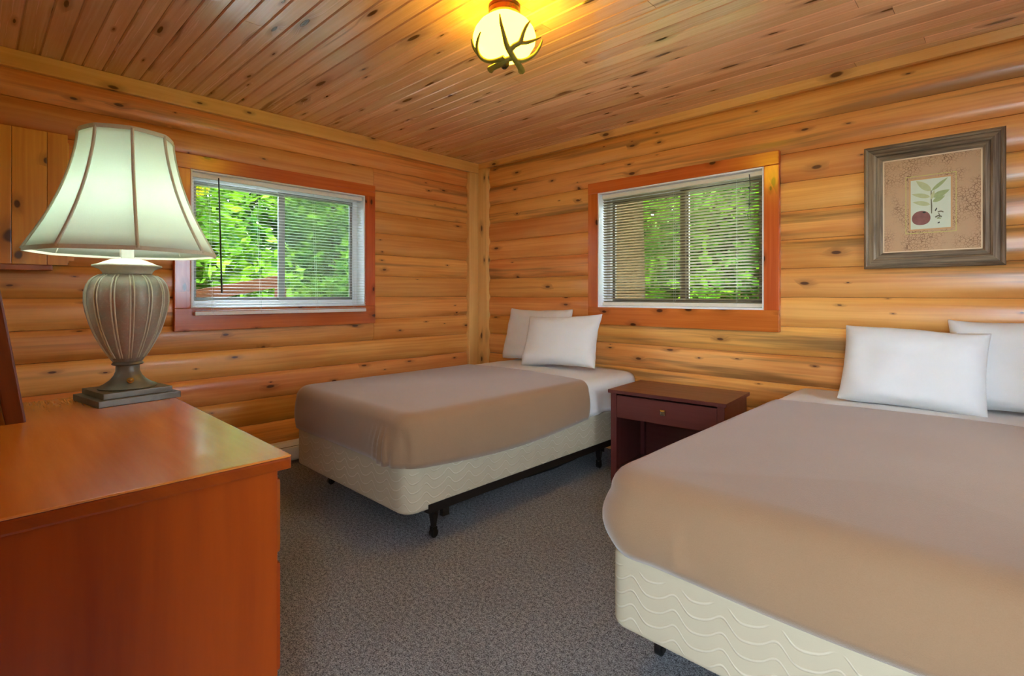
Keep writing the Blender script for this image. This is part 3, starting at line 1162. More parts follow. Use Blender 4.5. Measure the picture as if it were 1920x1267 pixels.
drape('blanket', 2.818, 4.327, -2.082, -0.545, 0.642 + 0.016, hem2, 0.13, 0.075, M['blanket'], 'taupe fleece blanket on the wide bed beside the nightstand', 'blanket', True, 0.016, folds2, seed=8.0)
drape('bed_sheet', 2.830, 4.315, -0.72, -0.06, 0.642 + 0.011, lambda x, y: 0.45, 0.1, 0.065, M['sheet'], 'white sheet folded at the head of the wide bed', 'sheet', False, 0.012, lambda *a: sheetfold(*a, mid=3.5725), thick=0.004, seed=12.0)
pillow('white pillow on the wide bed, under the framed print', 0.585, 0.42, 0.17, (3.40, -0.38, 0.66), (R(-24), R(2), R(2)), 9.4, ears=0.05)
pillow('white pillow on the wide bed, tucked behind another pillow', 0.68, 0.45, 0.16, (3.86, -0.225, 0.66), (R(-16), 0, 0), 14.7, ears=0.07, crease=0.035)

# ------------------------------------------------------------------ nightstand
ns = empty('nightstand', (2.235, -0.345, 0), (0, 0, R(4.5)))
tag(ns, 'dark cherry nightstand with one drawer and open shelf between the beds', 'nightstand')
wn, dn, hn = 0.735, 0.47, 0.600
hx, hy = wn / 2, dn / 2
board('tabletop', (-hx, -hy, hn - 0.022), (hx, hy, hn), M['cherry'], ns, 0.004)
for s in (-1, 1):
    xa = s * (hx - 0.014)
    board('side_panel', (min(xa, xa - s * 0.016), -hy + 0.030, 0.03), (max(xa, xa - s * 0.016), hy - 0.02, hn - 0.023), M['cherry'], ns, 0.001)
    board('leg', (min(xa, xa - s * 0.040), -hy + 0.014, 0.0), (max(xa, xa - s * 0.040), -hy + 0.054, hn - 0.023), M['cherry'], ns, 0.002)
    board('leg', (min(xa - s * 0.017, xa - s * 0.045), hy - 0.06, 0.0), (max(xa - s * 0.017, xa - s * 0.045), hy - 0.02, hn - 0.023), M['cherry'], ns, 0.002)
board('back_panel', (-hx + 0.06, hy - 0.032, 0.05), (hx - 0.06, hy - 0.021, hn - 0.023), M['cherry'], ns, 0.001)
board('shelf', (-hx + 0.032, -hy + 0.058, 0.075), (hx - 0.032, hy - 0.062, 0.093), M['cherry'], ns, 0.001)
board('shelf', (-hx + 0.055, -hy + 0.020, 0.070), (hx - 0.055, -hy + 0.056, 0.094), M['cherry'], ns, 0.001)
dr = board('drawer', (-hx + 0.056, -hy + 0.016, 0.425), (hx - 0.056, -hy + 0.036, 0.566), M['cherry'], ns, 0.002)
bm = bmesh.new()
add_box(bm, -hx + 0.06, hx - 0.06, -hy + 0.037, hy - 0.07, 0.43, 0.55)
from_bm('drawer_box', bm, M['cherry'], ns)
bm = bmesh.new()
c0 = Vector((0.0, -hy + 0.016, 0.500))
rs = []
for dy, hw in ((0.0, 0.007), (-0.012, 0.007), (-0.0125, 0.0165), (-0.019, 0.0165), (-0.025, 0.008)):
    rs.append([(hw, dy, hw), (-hw, dy, hw), (-hw, dy, -hw), (hw, dy, -hw)])
rings_mesh(bm, rs, True, True, True)
kb = from_bm('knob', bm, M['nickel'], dr, loc=(0, -0.010, 0.004))
kb['label'] = 'square faceted nickel knob'

# ------------------------------------------------------------------ dresser, mirror, table lamp
DX0, DX1, DY0, DY1, DZ = 1.752, 2.773, -3.525, -3.025, 0.90
dre = empty('dresser', ((DX0 + DX1) / 2, (DY0 + DY1) / 2, 0))
tag(dre, 'glossy orange maple dresser holding the table lamp', 'dresser')
ox, oy = dre.location.x, dre.location.y


def DB(n, a, b, m=M['dresser'], bev=0.002, par=None):
    return board(n, (a[0] - ox, a[1] - oy, a[2]), (b[0] - ox, b[1] - oy, b[2]), m, par or dre, bev)


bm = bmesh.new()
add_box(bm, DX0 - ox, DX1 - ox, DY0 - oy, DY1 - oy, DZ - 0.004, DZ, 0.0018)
from_bm('dresser_top', bm, M['dressertop_lit'], dre)
DB('top_edge', (DX0, DY0, DZ - 0.026), (DX1, DY1, DZ - 0.0041), bev=0.004)
DB('side_panel', (DX1 - 0.034, DY0 + 0.01, 0.0), (DX1 - 0.014, DY1 - 0.020, DZ - 0.027))
DB('side_panel', (DX0 + 0.014, DY0 + 0.01, 0.0), (DX0 + 0.034, DY1 - 0.020, DZ - 0.027))
DB('back_panel', (DX0 + 0.036, DY0 + 0.012, 0.05), (DX1 - 0.036, DY0 + 0.020, DZ - 0.028), bev=0.001)
DB('plinth', (DX0 + 0.036, DY1 - 0.055, 0.0), (DX1 - 0.036, DY1 - 0.037, 0.07))
zt = DZ - 0.046
for hgt in (0.140, 0.205, 0.205, 0.205):
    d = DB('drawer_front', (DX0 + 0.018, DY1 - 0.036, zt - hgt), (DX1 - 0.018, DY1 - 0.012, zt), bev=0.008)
    for kx in (-0.28, 0.28):
        bm = bmesh.new()
        lathe(bm, [(0.006, 0.0), (0.007, 0.012), (0.016, 0.020), (0.016, 0.026), (0.008, 0.031)], 16)
        from_bm('drawer_knob', bm, M['brass'], d, (kx, 0.012, 0), (R(-90), 0, 0), smooth=True)
    zt -= hgt + 0.018
# small chips in the varnish of the side
bm = bmesh.new()
add_box(bm, -0.0004, 0.0006, -0.004, 0.004, -0.005, 0.005)
bmesh.ops.subdivide_edges(bm, edges=bm.edges, cuts=2)
for v in bm.verts:
    v.co.y += 0.003 * noise.noise(v.co * 900)
    v.co.z += 0.003 * noise.noise(v.co * 700 + Vector((5, 0, 0)))
from_bm('varnish_chip', bm, plain('bare_wood_chip', (206, 150, 96), 0.7, nz=0.1), dre, (DX1 - 0.0138 - ox, -3.383 - oy, 0.597))

# leaning mirror
mir = empty('mirror', (1.56, -3.352, DZ), (R(8.0), 0, 0))
tag(mir, 'dark wood framed mirror leaning over the dresser top', 'mirror')
mw, mh, ft = 1.02, 1.0, 0.036
# local: x from -mw/2.. so that its right end sits at world x 2.07 ; -y is its back
for nm, a, b in (('frame_rail', (-mw / 2 + 0.0701, -ft, 0.0), (mw / 2 - 0.0701, 0.0, 0.07)), ('frame_rail', (-mw / 2 + 0.0701, -ft, mh - 0.07), (mw / 2 - 0.0701, 0.0, mh)),
                 ('frame_stile', (-mw / 2, -ft, 0.0), (-mw / 2 + 0.07, 0.0, mh)), ('frame_stile', (mw / 2 - 0.07, -ft, 0.0), (mw / 2, 0.0, mh))):
    board(nm, a, b, M['mirrorwood'], mir, 0.004)
box('mirror_glass', (-mw / 2 + 0.07, -0.020, 0.07), (mw / 2 - 0.07, -0.014, mh - 0.07), M['mirror'], mir, 0.0)

# table lamp
lamp = empty('table_lamp', (1.895, -3.126, DZ), (0, 0, R(9)))
tag(lamp, 'bronze ribbed urn table lamp with cream bell shade on the dresser', 'lamp')
box('base_plinth', (-0.100, -0.100, 0.0), (0.100, 0.100, 0.018), M['plinth'], lamp, 0.002)
box('base_plinth', (-0.084, -0.084, 0.0181), (0.084, 0.084, 0.034), M['plinth'], lamp, 0.002)
bm = bmesh.new()
lathe(bm, [(0.070, 0.0341), (0.0715, 0.037), (0.069, 0.040), (0.056, 0.047), (0.043, 0.057), (0.034, 0.069), (0.029, 0.082), (0.0285, 0.098), (0.036, 0.100), (0.039, 0.103), (0.036, 0.107), (0.034, 0.110)], 40)
from_bm('pedestal', bm, M['plinth'], lamp, smooth='auto')
NF = 14
urn_prof = [(0.036, 0.1102), (0.043, 0.122), (0.055, 0.142), (0.067, 0.165), (0.079, 0.192), (0.089, 0.222), (0.097, 0.255), (0.101, 0.285), (0.1005, 0.310), (0.095, 0.332), (0.084, 0.349), (0.070, 0.358), (0.062, 0.362)]
bm = bmesh.new()
lathe(bm, urn_prof, NF * 8, fn=lambda r, z, a: r * (1 + 0.045 * (abs(math.cos(a * NF / 2)) ** 0.8) - 0.035))
from_bm('urn_body', bm, M['urn'], lamp, smooth=True)
for k in range(NF):
    a0 = 2 * math.pi * (k + 0.5) / NF
    for off in (-0.055, 0.055):
        bm = bmesh.new()
        pts = []
        for r, z in urn_prof[1:-1]:
            a = a0 + off * (0.5 + 0.5 * 0.101 / r * 0.6)
            rr = r * 0.985
            pts.append((Vector((rr * math.cos(a), rr * math.sin(a), z)), 0.0022))
        tube(bm, pts, 6, 3)
        from_bm('rib', bm, M['urnrib'], lamp, smooth=True)
bm = bmesh.new()
lathe(bm, [(0.058, 0.3621), (0.060, 0.368), (0.066, 0.376), (0.078, 0.381), (0.084, 0.384), (0.083, 0.388), (0.070, 0.391), (0.058, 0.397), (0.044, 0.403), (0.030, 0.407), (0.017, 0.408)], 44)
from_bm('urn_cap', bm, M['urnrib'], lamp, smooth=True)
bm = bmesh.new()
lathe(bm, [(0.0155, 0.4081), (0.0155, 0.470), (0.012, 0.472)], 24)
from_bm('socket', bm, M['white_vinyl'], lamp, smooth='auto')
bm = bmesh.new()
lathe(bm, [(0.012, 0.4725), (0.014, 0.490), (0.026, 0.515), (0.031, 0.540), (0.028, 0.562), (0.016, 0.578), (0.004, 0.583)], 24)
from_bm('bulb', bm, M['bulb'], lamp, smooth=True)
# switch on the pedestal, facing the camera side
sa = math.atan2(-0.32, 1.86) - R(9) + 0.12
bm = bmesh.new()
lathe(bm, [(0.0085, 0.0), (0.0085, 0.003), (0.005, 0.005), (0.005, 0.011), (0.003, 0.012)], 16)
sw = from_bm('switch', bm, M['brass'], lamp, (0.047 * math.cos(sa), 0.047 * math.sin(sa), 0.058), (0, R(62), sa), smooth='auto')
sw['label'] = 'small brass turn switch'
# bell shade of eight panels
sh_prof = [(0.111, 0.762), (0.112, 0.745), (0.116, 0.715), (0.123, 0.680), (0.133, 0.640), (0.147, 0.595), (0.164, 0.550), (0.185, 0.503), (0.206, 0.462), (0.226, 0.424)]
NP = 8
PH = R(22.5) + R(9)
def shade_r(r, a):
    # each panel bows a little inward between the ribs
    q = ((a - PH) / (2 * math.pi / NP)) % 1.0
    return r * (1 - 0.050 * (1 - (2 * q - 1) ** 2))
bm = bmesh.new()
lathe(bm, sh_prof, 96, False, False, fn=lambda r, z, a: shade_r(r, a))
shd = from_bm('lamp_shade', bm, M['shade'], lamp, smooth=True)
sd = shd.modifiers.new('thickness', 'SOLIDIFY')
sd.thickness = 0.0012
for k in range(NP):
    a = PH + 2 * math.pi * k / NP
    bm = bmesh.new()
    tube(bm, [(Vector(((r + 0.001) * math.cos(a), (r + 0.001) * math.sin(a), z)), 0.0042) for r, z in sh_prof], 8, 3)
    from_bm('seam_braid', bm, M['shadetrim'], shd, smooth=True)
for (r, z) in (sh_prof[0], sh_prof[-1]):
    bm = bmesh.new()
    n = 96
    rs = []
    for k in range(n):
        a = 2 * math.pi * k / n
        rr = shade_r(r, a)
        hh = 0.0055
        rs.append([((rr + dx) * math.cos(a), (rr + dx) * math.sin(a), z + dz) for dx, dz in ((-0.002, -hh), (0.003, -hh), (0.003, hh), (-0.002, hh))])
    rs.append(rs[0])
    rings_mesh(bm, rs, True)
    bmesh.ops.remove_doubles(bm, verts=bm.verts, dist=1e-5)
    from_bm('edge_braid', bm, M['shadetrim'], shd)
bm = bmesh.new()
for k in range(3):
    a = 2 * math.pi * k / 3
    tube(bm, [(Vector((0.010 * math.cos(a), 0.010 * math.sin(a), 0.735)), 0.0015), (Vector((0.106 * math.cos(a), 0.106 * math.sin(a), 0.752)), 0.0015)], 6, 0)
for s in (-1, 1):
    tube(bm, [(Vector((s * 0.014, 0, 0.47)), 0.0016), (Vector((s * 0.052, 0, 0.54)), 0.0016), (Vector((s * 0.05, 0, 0.64)), 0.0016), (Vector((s * 0.008, 0, 0.735)), 0.0016)], 6, 5)
from_bm('harp', bm, M['brass'], lamp)
pl = bpy.data.lights.new('lamp_bulb_light', 'POINT')
pl.energy = 13
pl.color = (1.0, 0.96, 0.90)
pl.shadow_soft_size = 0.03
po = bpy.data.objects.new('lamp_bulb_light', pl)
po.location = (0, 0, 0.545)
link(po, lamp)

# ------------------------------------------------------------------ ceiling light with antlers
GX, GY = 2.14, -1.81
cl = empty('ceiling_light', (GX, GY, H))
tag(cl, 'lit glass globe ceiling light cradled by antlers', 'ceiling light')
bm = bmesh.new()
lathe(bm, [(0.060, -0.0005), (0.071, -0.002), (0.071, -0.012), (0.069, -0.016), (0.071, -0.020), (0.071, -0.040), (0.064, -0.043)], 40)
from_bm('canopy', bm, M['canopy'], cl, smooth='auto')
bm = bmesh.new()
lathe(bm, [(0.060, -0.0435), (0.064, -0.048), (0.085, -0.060), (0.110, -0.080), (0.130, -0.108), (0.139, -0.138), (0.134, -0.168), (0.116, -0.198), (0.088, -0.220), (0.050, -0.234), (0.015, -0.239)], 48)
from_bm('glass_globe', bm, M['globe'], cl, smooth=True)
bm = bmesh.new()
lathe(bm, [(0.016, -0.2395), (0.022, -0.245), (0.020, -0.262), (0.009, -0.275)], 20)
from_bm('finial', bm, M['caster'], cl, smooth='auto')
GC = Vector((GX, GY, H - 0.138))
EX, EZ = 0.152, 0.118


def on_globe(u, v, lift=0.0, depth=None):
    if depth is not None:
        return unproject(u, v, depth)
    o = Vector((CX, CY, CZ))
    d = (unproject(u, v, 1.0) - o)
    e = Vector((1 / (EX + lift), 1 / (EX + lift), 1 / (EZ + lift)))
    oo = Vector([(o - GC)[i] * e[i] for i in range(3)])
    dd = Vector([d[i] * e[i] for i in range(3)])
    a, b, c = dd.dot(dd), 2 * oo.dot(dd), oo.dot(oo) - 1
    disc = b * b - 4 * a * c
    t = (-b - math.sqrt(disc)) / (2 * a) if disc > 0 else -b / (2 * a)
    return o + d * t


def antler(strands, name):
    bm = bmesh.new()
    for st in strands:
        pts = []
        for u, v, r, lf in st:
            p = on_globe(u, v, lf) - Vector((GX, GY, H))
            pts.append((p, r * 1.4))
        tube(bm, pts, 8, 6)
    return from_bm(name, bm, M['antler'], cl, smooth=True)


antler([[(978, 133, 0.012, .04), (975, 126, 0.0095, .035), (966, 113, 0.009, .02), (957, 98, 0.009, .01), (950, 84, 0.008, .006), (944, 62, 0.006, .004), (939, 42, 0.0045, .004), (937, 26, 0.002, .006)],
        [(956, 95, 0.008, .01), (964, 86, 0.008, .006), (975, 79, 0.0075, .006), (981, 62, 0.0055, .006), (987, 49, 0.0045, .008), (994, 39, 0.002, .010)],
        [(974, 80, 0.0065, .006), (986, 80, 0.0055, .008), (1000, 76, 0.0045, .012), (1014, 70, 0.002, .018)],
        [(966, 113, 0.007, .02), (978, 114, 0.0065, .020), (992, 109, 0.006, .020), (1004, 100, 0.005, .020), (1013, 86, 0.004, .020), (1017, 74, 0.002, .020)]], 'antler')
antler([[(919, 131, 0.012, .04), (924, 127, 0.0095, .035), (937, 121, 0.009, .03), (950, 112, 0.009, .02), (966, 108, 0.007, .015)],
        [(945, 108, 0.008, .02), (932, 113, 0.007, .02), (918, 115, 0.007, .02), (906, 111, 0.0065, .02), (897, 101, 0.006, .02), (894, 88, 0.005, .02), (896, 74, 0.004, .02), (901, 60, 0.002, .02)],
        [(898, 103, 0.005, .02), (892, 96, 0.0045, .024), (887, 86, 0.004, .026), (884, 73, 0.002, .028)]], 'antler')

# ------------------------------------------------------------------ framed print
PX0, PX1, PZ0, PZ1 = 3.170, 3.740, 1.347, 2.011
pf = empty('framed_print', ((PX0 + PX1) / 2, 0.0, (PZ0 + PZ1) / 2))
tag(pf, 'botanical fruit print in a weathered wood frame over the wide bed', 'picture')
pw, ph = PX1 - PX0, PZ1 - PZ0
FW = 0.084
fprof = [(0.0, -0.002), (0.0, -0.022), (0.005, -0.032), (0.012, -0.036), (0.018, -0.033), (0.021, -0.024), (0.046, -0.034), (0.053, -0.030), (0.058, -0.017), (0.074, -0.021), (0.080, -0.016), (FW, -0.014), (FW, -0.002)]


def frame_side(L):
    bm = bmesh.new()
    rs = []
    for s in (-1, 1):
        rs.append([(s * (L / 2 - dpt), yy, -dpt) for dpt, yy in fprof])
    rings_mesh(bm, rs, True, True, True)
    return bm


from_bm('frame_side', frame_side(pw), M['barn'], pf, (0, 0, ph / 2))
from_bm('frame_side', frame_side(pw), M['barn'], pf, (0, 0, -ph / 2), (0, R(180), 0))
from_bm('frame_side', frame_side(ph), M['barn'], pf, (pw / 2, 0, 0), (0, R(90), 0))
from_bm('frame_side', frame_side(ph), M['barn'], pf, (-pw / 2, 0, 0), (0, R(-90), 0))
iw, ih = pw / 2 - FW, ph / 2 - FW
bm = bmesh.new()
for a in ((-iw, iw, ih - 0.006, ih), (-iw, iw, -ih, -ih + 0.006), (-iw, -iw + 0.006, -ih, ih), (iw - 0.006, iw, -ih, ih)):
    add_box(bm, a[0], a[1], -0.013, -0.004, a[2], a[3])
from_bm('mat_lip', bm, M['cream_lip'], pf)
box('mat_board', (-iw, -0.006, -ih), (iw, -0.002, ih), M['crackle'], pf, 0.0)
box('picture_glass', (-iw, -0.0118, -ih), (iw, -0.0110, ih), M['picglass'], pf, 0.0)
cxp, czp = (3.373 + 3.537) / 2 - (PX0 + PX1) / 2, (1.547 + 1.806) / 2 - (PZ0 + PZ1) / 2
pw2, ph2 = 0.164, 0.259
bm = bmesh.new()
def ring_rect(bm, hw, hh, t, y0, y1):
    for a in ((-hw, hw, hh - t, hh), (-hw, hw, -hh, -hh + t), (-hw, -hw + t, -hh + t, hh - t), (hw - t, hw, -hh + t, hh - t)):
        add_box(bm, cxp + a[0], cxp + a[1], y0, y1, czp + a[2], czp + a[3])
ring_rect(bm, pw2 / 2 + 0.021, ph2 / 2 + 0.021, 0.0028, -0.0068, -0.006)
from_bm('mat_line', bm, M['goldline'], pf)
bm = bmesh.new()
ring_rect(bm, pw2 / 2 + 0.006, ph2 / 2 + 0.006, 0.007, -0.0070, -0.006)
from_bm('mat_bevel', bm, M['terra'], pf)
prn = box('print_sheet', (cxp - pw2 / 2, -0.0068, czp - ph2 / 2), (cxp + pw2 / 2, -0.006, czp + ph2 / 2), M['paper'], pf, 0.0)


def printed(name, pts, mat, lift):
    """flat printed shape; pts in fractions of the sheet (0..1, from lower left)"""
    bm = bmesh.new()
    vs = [bm.verts.new(((a - 0.5) * pw2, -0.0004 - lift, (b - 0.5) * ph2)) for a, b in pts]
    bm.faces.new(vs)
    bmesh.ops.triangulate(bm, faces=bm.faces)
    return from_bm(name, bm, mat, prn)


def leaf_pts(a, b, wid, n=9):
    ax, ay, bx, by = *a, *b
    dx, dy = bx - ax, by - ay
    ln = math.hypot(dx * 0.164, dy * 0.259)
    nx, ny = -dy * 0.259 / ln, dx * 0.164 / ln
    up, dn = [], []
    for i in range(n + 1):
        t = i / n
        w2 = wid * math.sin(math.pi * t ** 0.8) ** 0.9
        up.append((ax + dx * t + nx * w2 / 0.164, ay + dy * t + ny * w2 / 0.259))
        dn.append((ax + dx * t - nx * w2 / 0.164, ay + dy * t - ny * w2 / 0.259))
    return up + dn[-2:0:-1]


def strip(p, wd_):
    up, dn = [], []
    for i in range(len(p)):
        a, b = p[max(i - 1, 0)], p[min(i + 1, len(p) - 1)]
        dx, dy = b[0] - a[0], b[1] - a[1]
        l_ = math.hypot(dx, dy)
        up.append((p[i][0] - dy / l_ * wd_, p[i][1] + dx / l_ * wd_))
        dn.append((p[i][0] + dy / l_ * wd_, p[i][1] - dx / l_ * wd_))
    return up + dn[::-1]


printed('printed_stem', strip([(0.53, 0.30), (0.535, 0.45), (0.52, 0.60), (0.52, 0.76)], 0.012), M['stemprint'], 0.0002)
for i, (a, b, wd_) in enumerate((((0.52, 0.75), (0.14, 0.985), 0.0155), ((0.53, 0.75), (0.93, 0.985), 0.0085), ((0.50, 0.63), (0.03, 0.72), 0.0115), ((0.55, 0.62), (0.97, 0.74), 0.0150),
                                 ((0.50, 0.48), (0.05, 0.56), 0.0115), ((0.56, 0.53), (0.86, 0.63), 0.0115), ((0.52, 0.58), (0.60, 0.76), 0.007))):
    printed('printed_leaf', leaf_pts(a, b, wd_), M['leafprint' if i % 2 else 'leafprint2'], 0.0003 + 0.00003 * i)
printed('printed_fruit', [(0.27 + 0.235 * math.cos(t) * (1 - 0.05 * math.sin(t)), 0.225 + 0.150 * math.sin(t) * (1 + 0.05 * math.cos(2 * t))) for t in [2 * math.pi * i / 40 for i in range(40)]], M['fruitprint'], 0.0003)
printed('printed_calyx', [(0.35 + 0.045 * math.cos(t), 0.335 + 0.018 * math.sin(t)) for t in [2 * math.pi * i / 12 for i in range(12)]], M['inkprint'], 0.0004)
for st, m_, wd_ in (([(0.62, 0.345), (0.66, 0.40)], 'inkprint', 0.014), ([(0.68, 0.32), (0.76, 0.33), (0.82, 0.31)], 'stemprint', 0.012), ([(0.62, 0.22), (0.70, 0.25), (0.78, 0.22)], 'stemprint', 0.014),
                    ([(0.70, 0.30), (0.74, 0.24), (0.68, 0.19)], 'stemprint', 0.010), ([(0.66, 0.20), (0.76, 0.19)], 'leafprint', 0.012), ([(0.68, 0.10), (0.73, 0.115)], 'inkprint', 0.012)):
    printed('printed_sprig', strip(st, wd_), M[m_], 0.0004)

# ------------------------------------------------------------------ wall cabinet and baseboard heater on the left wall
wc = empty('wall_cabinet', (0.0, -3.32, 1.36))
tag(wc, 'knotty pine plank cabinet hung on the wall behind the lamp', 'cabinet')
box('cabinet_body', (0.0, -0.275, 0.015), (0.115, 0.245, 0.655), M['shelfpine'], wc, 0.002)
bnd = [-0.275, -0.135, 0.022, 0.155, 0.238]
for a, b in zip(bnd[:-1], bnd[1:]):
    board('plank', (0.116, a + 0.0008, 0.0), (0.136, b - 0.0008, 0.692), M['shelfpine'], wc, 0.0025)
board('bottom_rail', (0.004, -0.275, -0.028), (0.095, 0.180, 0.0145), M['casing'], wc, 0.003)
board('side_cleat', (0.0, 0.2455, 0.03), (0.030, 0.275, 0.640), M['shelfpine'], wc, 0.002)

bh = empty('baseboard_heater', (0.0, -1.75, 0.0))
tag(bh, 'white baseboard heater along the log wall beside the corner bed', 'heater')
bm = bmesh.new()
rs = []
for yy in (-1.1, 1.1):
    rs.append([(0.004, yy, 0.028), (0.062, yy, 0.028), (0.066, yy, 0.045), (0.066, yy, 0.120), (0.060, yy, 0.124), (0.040, yy, 0.152), (0.004, yy, 0.160)])
rings_mesh(bm, rs, True, True, True)
from_bm('heater_cover', bm, M['heater'], bh)
box('heater_grille', (0.050, -1.08, 0.1245), (0.0590, 1.08, 0.1285), M['steel_dark'], bh, 0.0)
for yy in (-1.05, 1.05):
    box('heater_foot', (0.004, yy - 0.03, 0.0), (0.055, yy + 0.03, 0.0279), M['heater'], bh, 0.001)

# ------------------------------------------------------------------ outdoors
N = 40
bm = bmesh.new()
gv = {}
for i in range(N + 1):
    for j in range(N + 1):
        xx, yy = -22 + 44 * i / N, -20 + 42 * j / N
        r = max(-xx, yy) - 2.5
        z = -0.55 + (max(0, r) * 0.30 if r > 0 else 0) + 0.15 * noise.noise(Vector((xx * 0.4, yy * 0.4, 0)))
        gv[i, j] = bm.verts.new((xx, yy, z))
for i in range(N):
    for j in range(N):
        bm.faces.new((gv[i, j], gv[i + 1, j], gv[i + 1, j + 1], gv[i, j + 1]))
tag(from_bm('ground', bm, M['ground'], smooth=True), 'mossy forest ground rising behind the cabin', kind='structure')
tag(box('added_gravel_left', (-2.9, -3.6, -0.75), (-0.165, 2.6, -0.35), plain('bounce_pale_gravel', (204, 198, 186), 0.9, nz=0.25, nscale=30), None, 0.01), 'pale gravel strip added under the left window to bounce daylight', kind='structure')  # unseen gravel, added to throw sun and sky light up to the ceiling
tag(box('added_gravel_back', (-0.16, 0.165, -0.75), (5.5, 2.6, -0.35), plain('bounce_pale_gravel_back', (204, 198, 186), 0.9, nz=0.25, nscale=30), None, 0.01), 'pale gravel strip added under the back window to bounce daylight', kind='structure')  # added here too as a pale reflector below the back window
tag(box('added_gravel_side', (XR + 0.165, -3.4, -0.75), (XR + 5.0, 2.6, -0.35), plain('bounce_pale_gravel_side', (204, 198, 186), 0.9, nz=0.25, nscale=30), None, 0.01), 'pale gravel added outside the right wall to bounce daylight', kind='structure')  # unseen pale ground added to bounce daylight through the side window
tag(box('deck', (0.5, -9.0, -0.16), (8.0, YF - 0.17, -0.06), plain('added_patio_grey', (128, 126, 122), 0.8, nz=0.08, nscale=6), None, 0.01), 'grey concrete slab added to bounce daylight in at the doorway', kind='structure')  # unseen slab added to reflect daylight through the doorway


def ground_z(x, y):
    r = max(-x, y) - 2.5
    return -0.55 + max(0, r) * 0.30


def foliage_mesh(clusters, nleaf, size, seed):
    g = np.random.default_rng(seed)
    cl_ = np.array(clusters)
    idx = g.integers(0, len(cl_), nleaf)
    d = g.normal(size=(nleaf, 3))
    d /= np.linalg.norm(d, axis=1)[:, None]
    rad = g.uniform(0.35, 1.0, nleaf) ** 0.5
    c = cl_[idx, :3] + d * (rad * cl_[idx, 3])[:, None]
    n1 = g.normal(size=(nleaf, 3))
    n1[:, 2] *= 0.5
    n1 /= np.linalg.norm(n1, axis=1)[:, None]
    n2 = np.cross(n1, g.normal(size=(nleaf, 3)))
    n2 /= np.linalg.norm(n2, axis=1)[:, None]
    s = g.uniform(0.6, 1.3, nleaf)[:, None] * size
    v = np.stack([c - n1 * s, c - n1 * s * 0.1 + n2 * s * 0.45, c + n1 * s, c - n1 * s * 0.1 - n2 * s * 0.45], 1).reshape(-1, 3)
    me = bpy.data.meshes.new('foliage')
    me.vertices.add(nleaf * 4)
    me.vertices.foreach_set('co', v.ravel())
    me.loops.add(nleaf * 4)
    me.loops.foreach_set('vertex_index', np.arange(nleaf * 4))
    me.polygons.add(nleaf)
    me.polygons.foreach_set('loop_start', np.arange(nleaf) * 4)
    me.polygons.foreach_set('loop_total', np.full(nleaf, 4))
    me.update()
    me.validate()
    return me


def tree(name, x, y, hgt, spread, nleaf, size, mat, label, trunk_r=0.08, low=0.3, seed=0, cat='tree', nclu=16, group='trees behind the cabin'):
    z = ground_z(x, y) - 0.05
    root = empty(name, (x, y, z))
    tag(root, label, cat, group)
    rr = random.Random(seed)
    clus = []
    for k in range(nclu):
        t = low + (1 - low) * (k + 0.5) / nclu
        a = rr.uniform(0, 6.28)
        q = spread * (1.1 - 0.6 * t) * rr.uniform(0.3, 1.0)
        clus.append((q * math.cos(a), q * math.sin(a), hgt * t, spread * rr.uniform(0.35, 0.6)))
    bm = bmesh.new()
    tube(bm, [(Vector((0, 0, 0)), trunk_r * 1.3), (Vector((rr.uniform(-.1, .1), rr.uniform(-.1, .1), hgt * 0.4)), trunk_r), (Vector((rr.uniform(-.2, .2), rr.uniform(-.2, .2), hgt * 0.95)), trunk_r * 0.3)], 10, 4)
    for c in clus[::2]:
        tube(bm, [(Vector((0, 0, c[2] * 0.75)), trunk_r * 0.35), (Vector((c[0], c[1], c[2])), trunk_r * 0.1)], 6, 0)
    from_bm('trunk', bm, M['bark'], root, smooth=True)
    o = bpy.data.objects.new('foliage', foliage_mesh(clus, nleaf, size, seed))
    o.data.materials.append(M[mat])
    link(o, root)
    o['kind'] = 'stuff'
    return root


# left of the house (window 1 looks along -x, +y)
tree('leafy_tree', -4.2, -1.6, 3.10, 1.5, 7000, 0.085, 'leaf1', 'bright green leafy tree beyond the left window sash', seed=11, low=0.12)
tree('leafy_tree', -4.6, 0.9, 3.22, 1.6, 7000, 0.085, 'leaf1', 'bright green leafy tree beyond the screened left window half', seed=12, low=0.12)
tree('leafy_tree', -6.8, 2.2, 3.72, 2.2, 8000, 0.11, 'leaf2', 'deep green tree on the slope beyond the left window', seed=13, low=0.05)
tree('leafy_tree', -7.6, -0.6, 4.03, 2.2, 8000, 0.11, 'leaf2', 'tallest deep green tree on the slope, straight behind the bright leafy tree', seed=14, low=0.05)
tree('leafy_tree', -5.2, -3.4, 3.10, 1.5, 5000, 0.09, 'leaf2', 'deep green tree beside the mossy trunk outside', seed=15, low=0.1)
tree('shrub', -3.0, 0.2, 1.9, 0.9, 3500, 0.08, 'leaf1', 'broad leaved shrub behind the sloping deck rail outside', trunk_r=0.03, low=0.1, seed=16, cat='shrub', group='shrubs by the cabin')
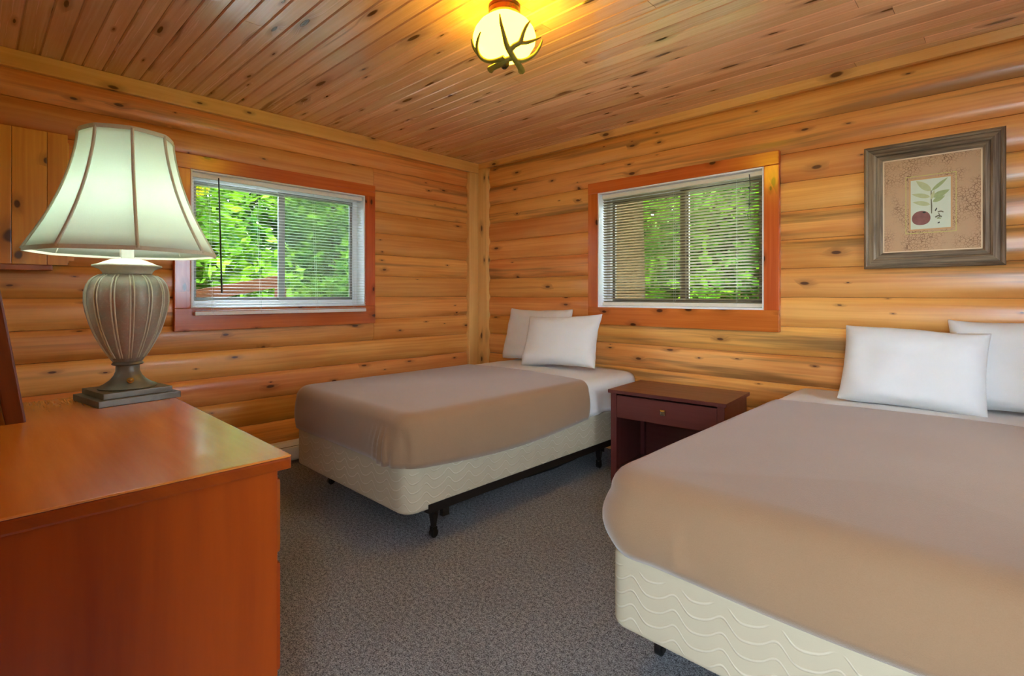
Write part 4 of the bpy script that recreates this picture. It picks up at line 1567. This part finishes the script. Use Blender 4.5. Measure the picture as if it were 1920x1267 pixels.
# behind the back wall (window 2 looks along -x, +y)
tree('leafy_tree', 0.6, 4.0, 3.22, 1.6, 7000, 0.085, 'leaf1', 'bright leafy tree beyond the window over the nightstand', seed=21, low=0.1)
tree('leafy_tree', 2.0, 4.8, 3.22, 1.7, 7000, 0.085, 'leaf2', 'dense dark tree beyond the half tilted blind', seed=22, low=0.1)
tree('leafy_tree', -1.6, 5.4, 3.72, 2.0, 8000, 0.10, 'leaf2', 'deep green tree beside the furrowed trunk outside', seed=23, low=0.05)
tree('leafy_tree', 0.2, 7.0, 4.03, 2.4, 8000, 0.12, 'leaf1', 'tall leafy tree on the slope beyond the back window', seed=24, low=0.02)
tree('leafy_tree', 3.4, 5.6, 3.41, 1.8, 5000, 0.10, 'leaf1', 'leafy tree beyond the back log wall', seed=25, low=0.1)


def big_trunk(x, y, r, h_, label):
    bm = bmesh.new()
    n = 28
    rs = []
    for i in range(14):
        t = i / 13
        z = h_ * t
        ring = []
        for k in range(n):
            a = 2 * math.pi * k / n
            q = r * (1.25 - 0.4 * t) * (1 + 0.10 * noise.noise(Vector((math.cos(a) * 4, math.sin(a) * 4, z * 0.7))) + 0.05 * math.cos(a * 9 + z))
            ring.append((q * math.cos(a) + 0.08 * t, q * math.sin(a), z))
        rs.append(ring)
    rings_mesh(bm, rs, True, True, True)
    o = from_bm('tree_trunk', bm, M['bark'], None, (x, y, ground_z(x, y) - 0.1), (0, 0, 0), smooth=True)
    return tag(o, label, 'tree trunk')


big_trunk(0.02, 2.55, 0.24, 6.0, 'thick bare trunk outside the window over the nightstand')
big_trunk(-3.2, -1.85, 0.20, 6.0, 'mossy trunk outside the window behind the lamp')

# sloping stair rail outside the left window
p0, p1 = Vector((-2.0, -2.35, 1.105)), Vector((-2.0, -1.07, 1.365))
dv = p1 - p0
dr_ = empty('deck_rail', (-2.0, -1.71, ground_z(-2, -1.7)))
tag(dr_, 'sloping brown deck stair rail outside the left window', 'railing')
hz = dr_.location.z
bm = bmesh.new()
add_box(bm, -dv.length / 2, dv.length / 2, -0.02, 0.02, -0.062, 0.062, 0.004)
o = from_bm('rail_board', bm, M['deckwood'], dr_, (0, 0, (p0.z + p1.z) / 2 - hz), (0, -math.asin(dv.z / dv.length), R(90)))
for yy, zz in ((-2.3, 1.06), (-1.12, 1.30)):
    board('rail_post', (0.022, yy + 1.71 - 0.045, 0.0), (0.110, yy + 1.71 + 0.045, zz - hz), M['deckwood'], dr_, 0.003)
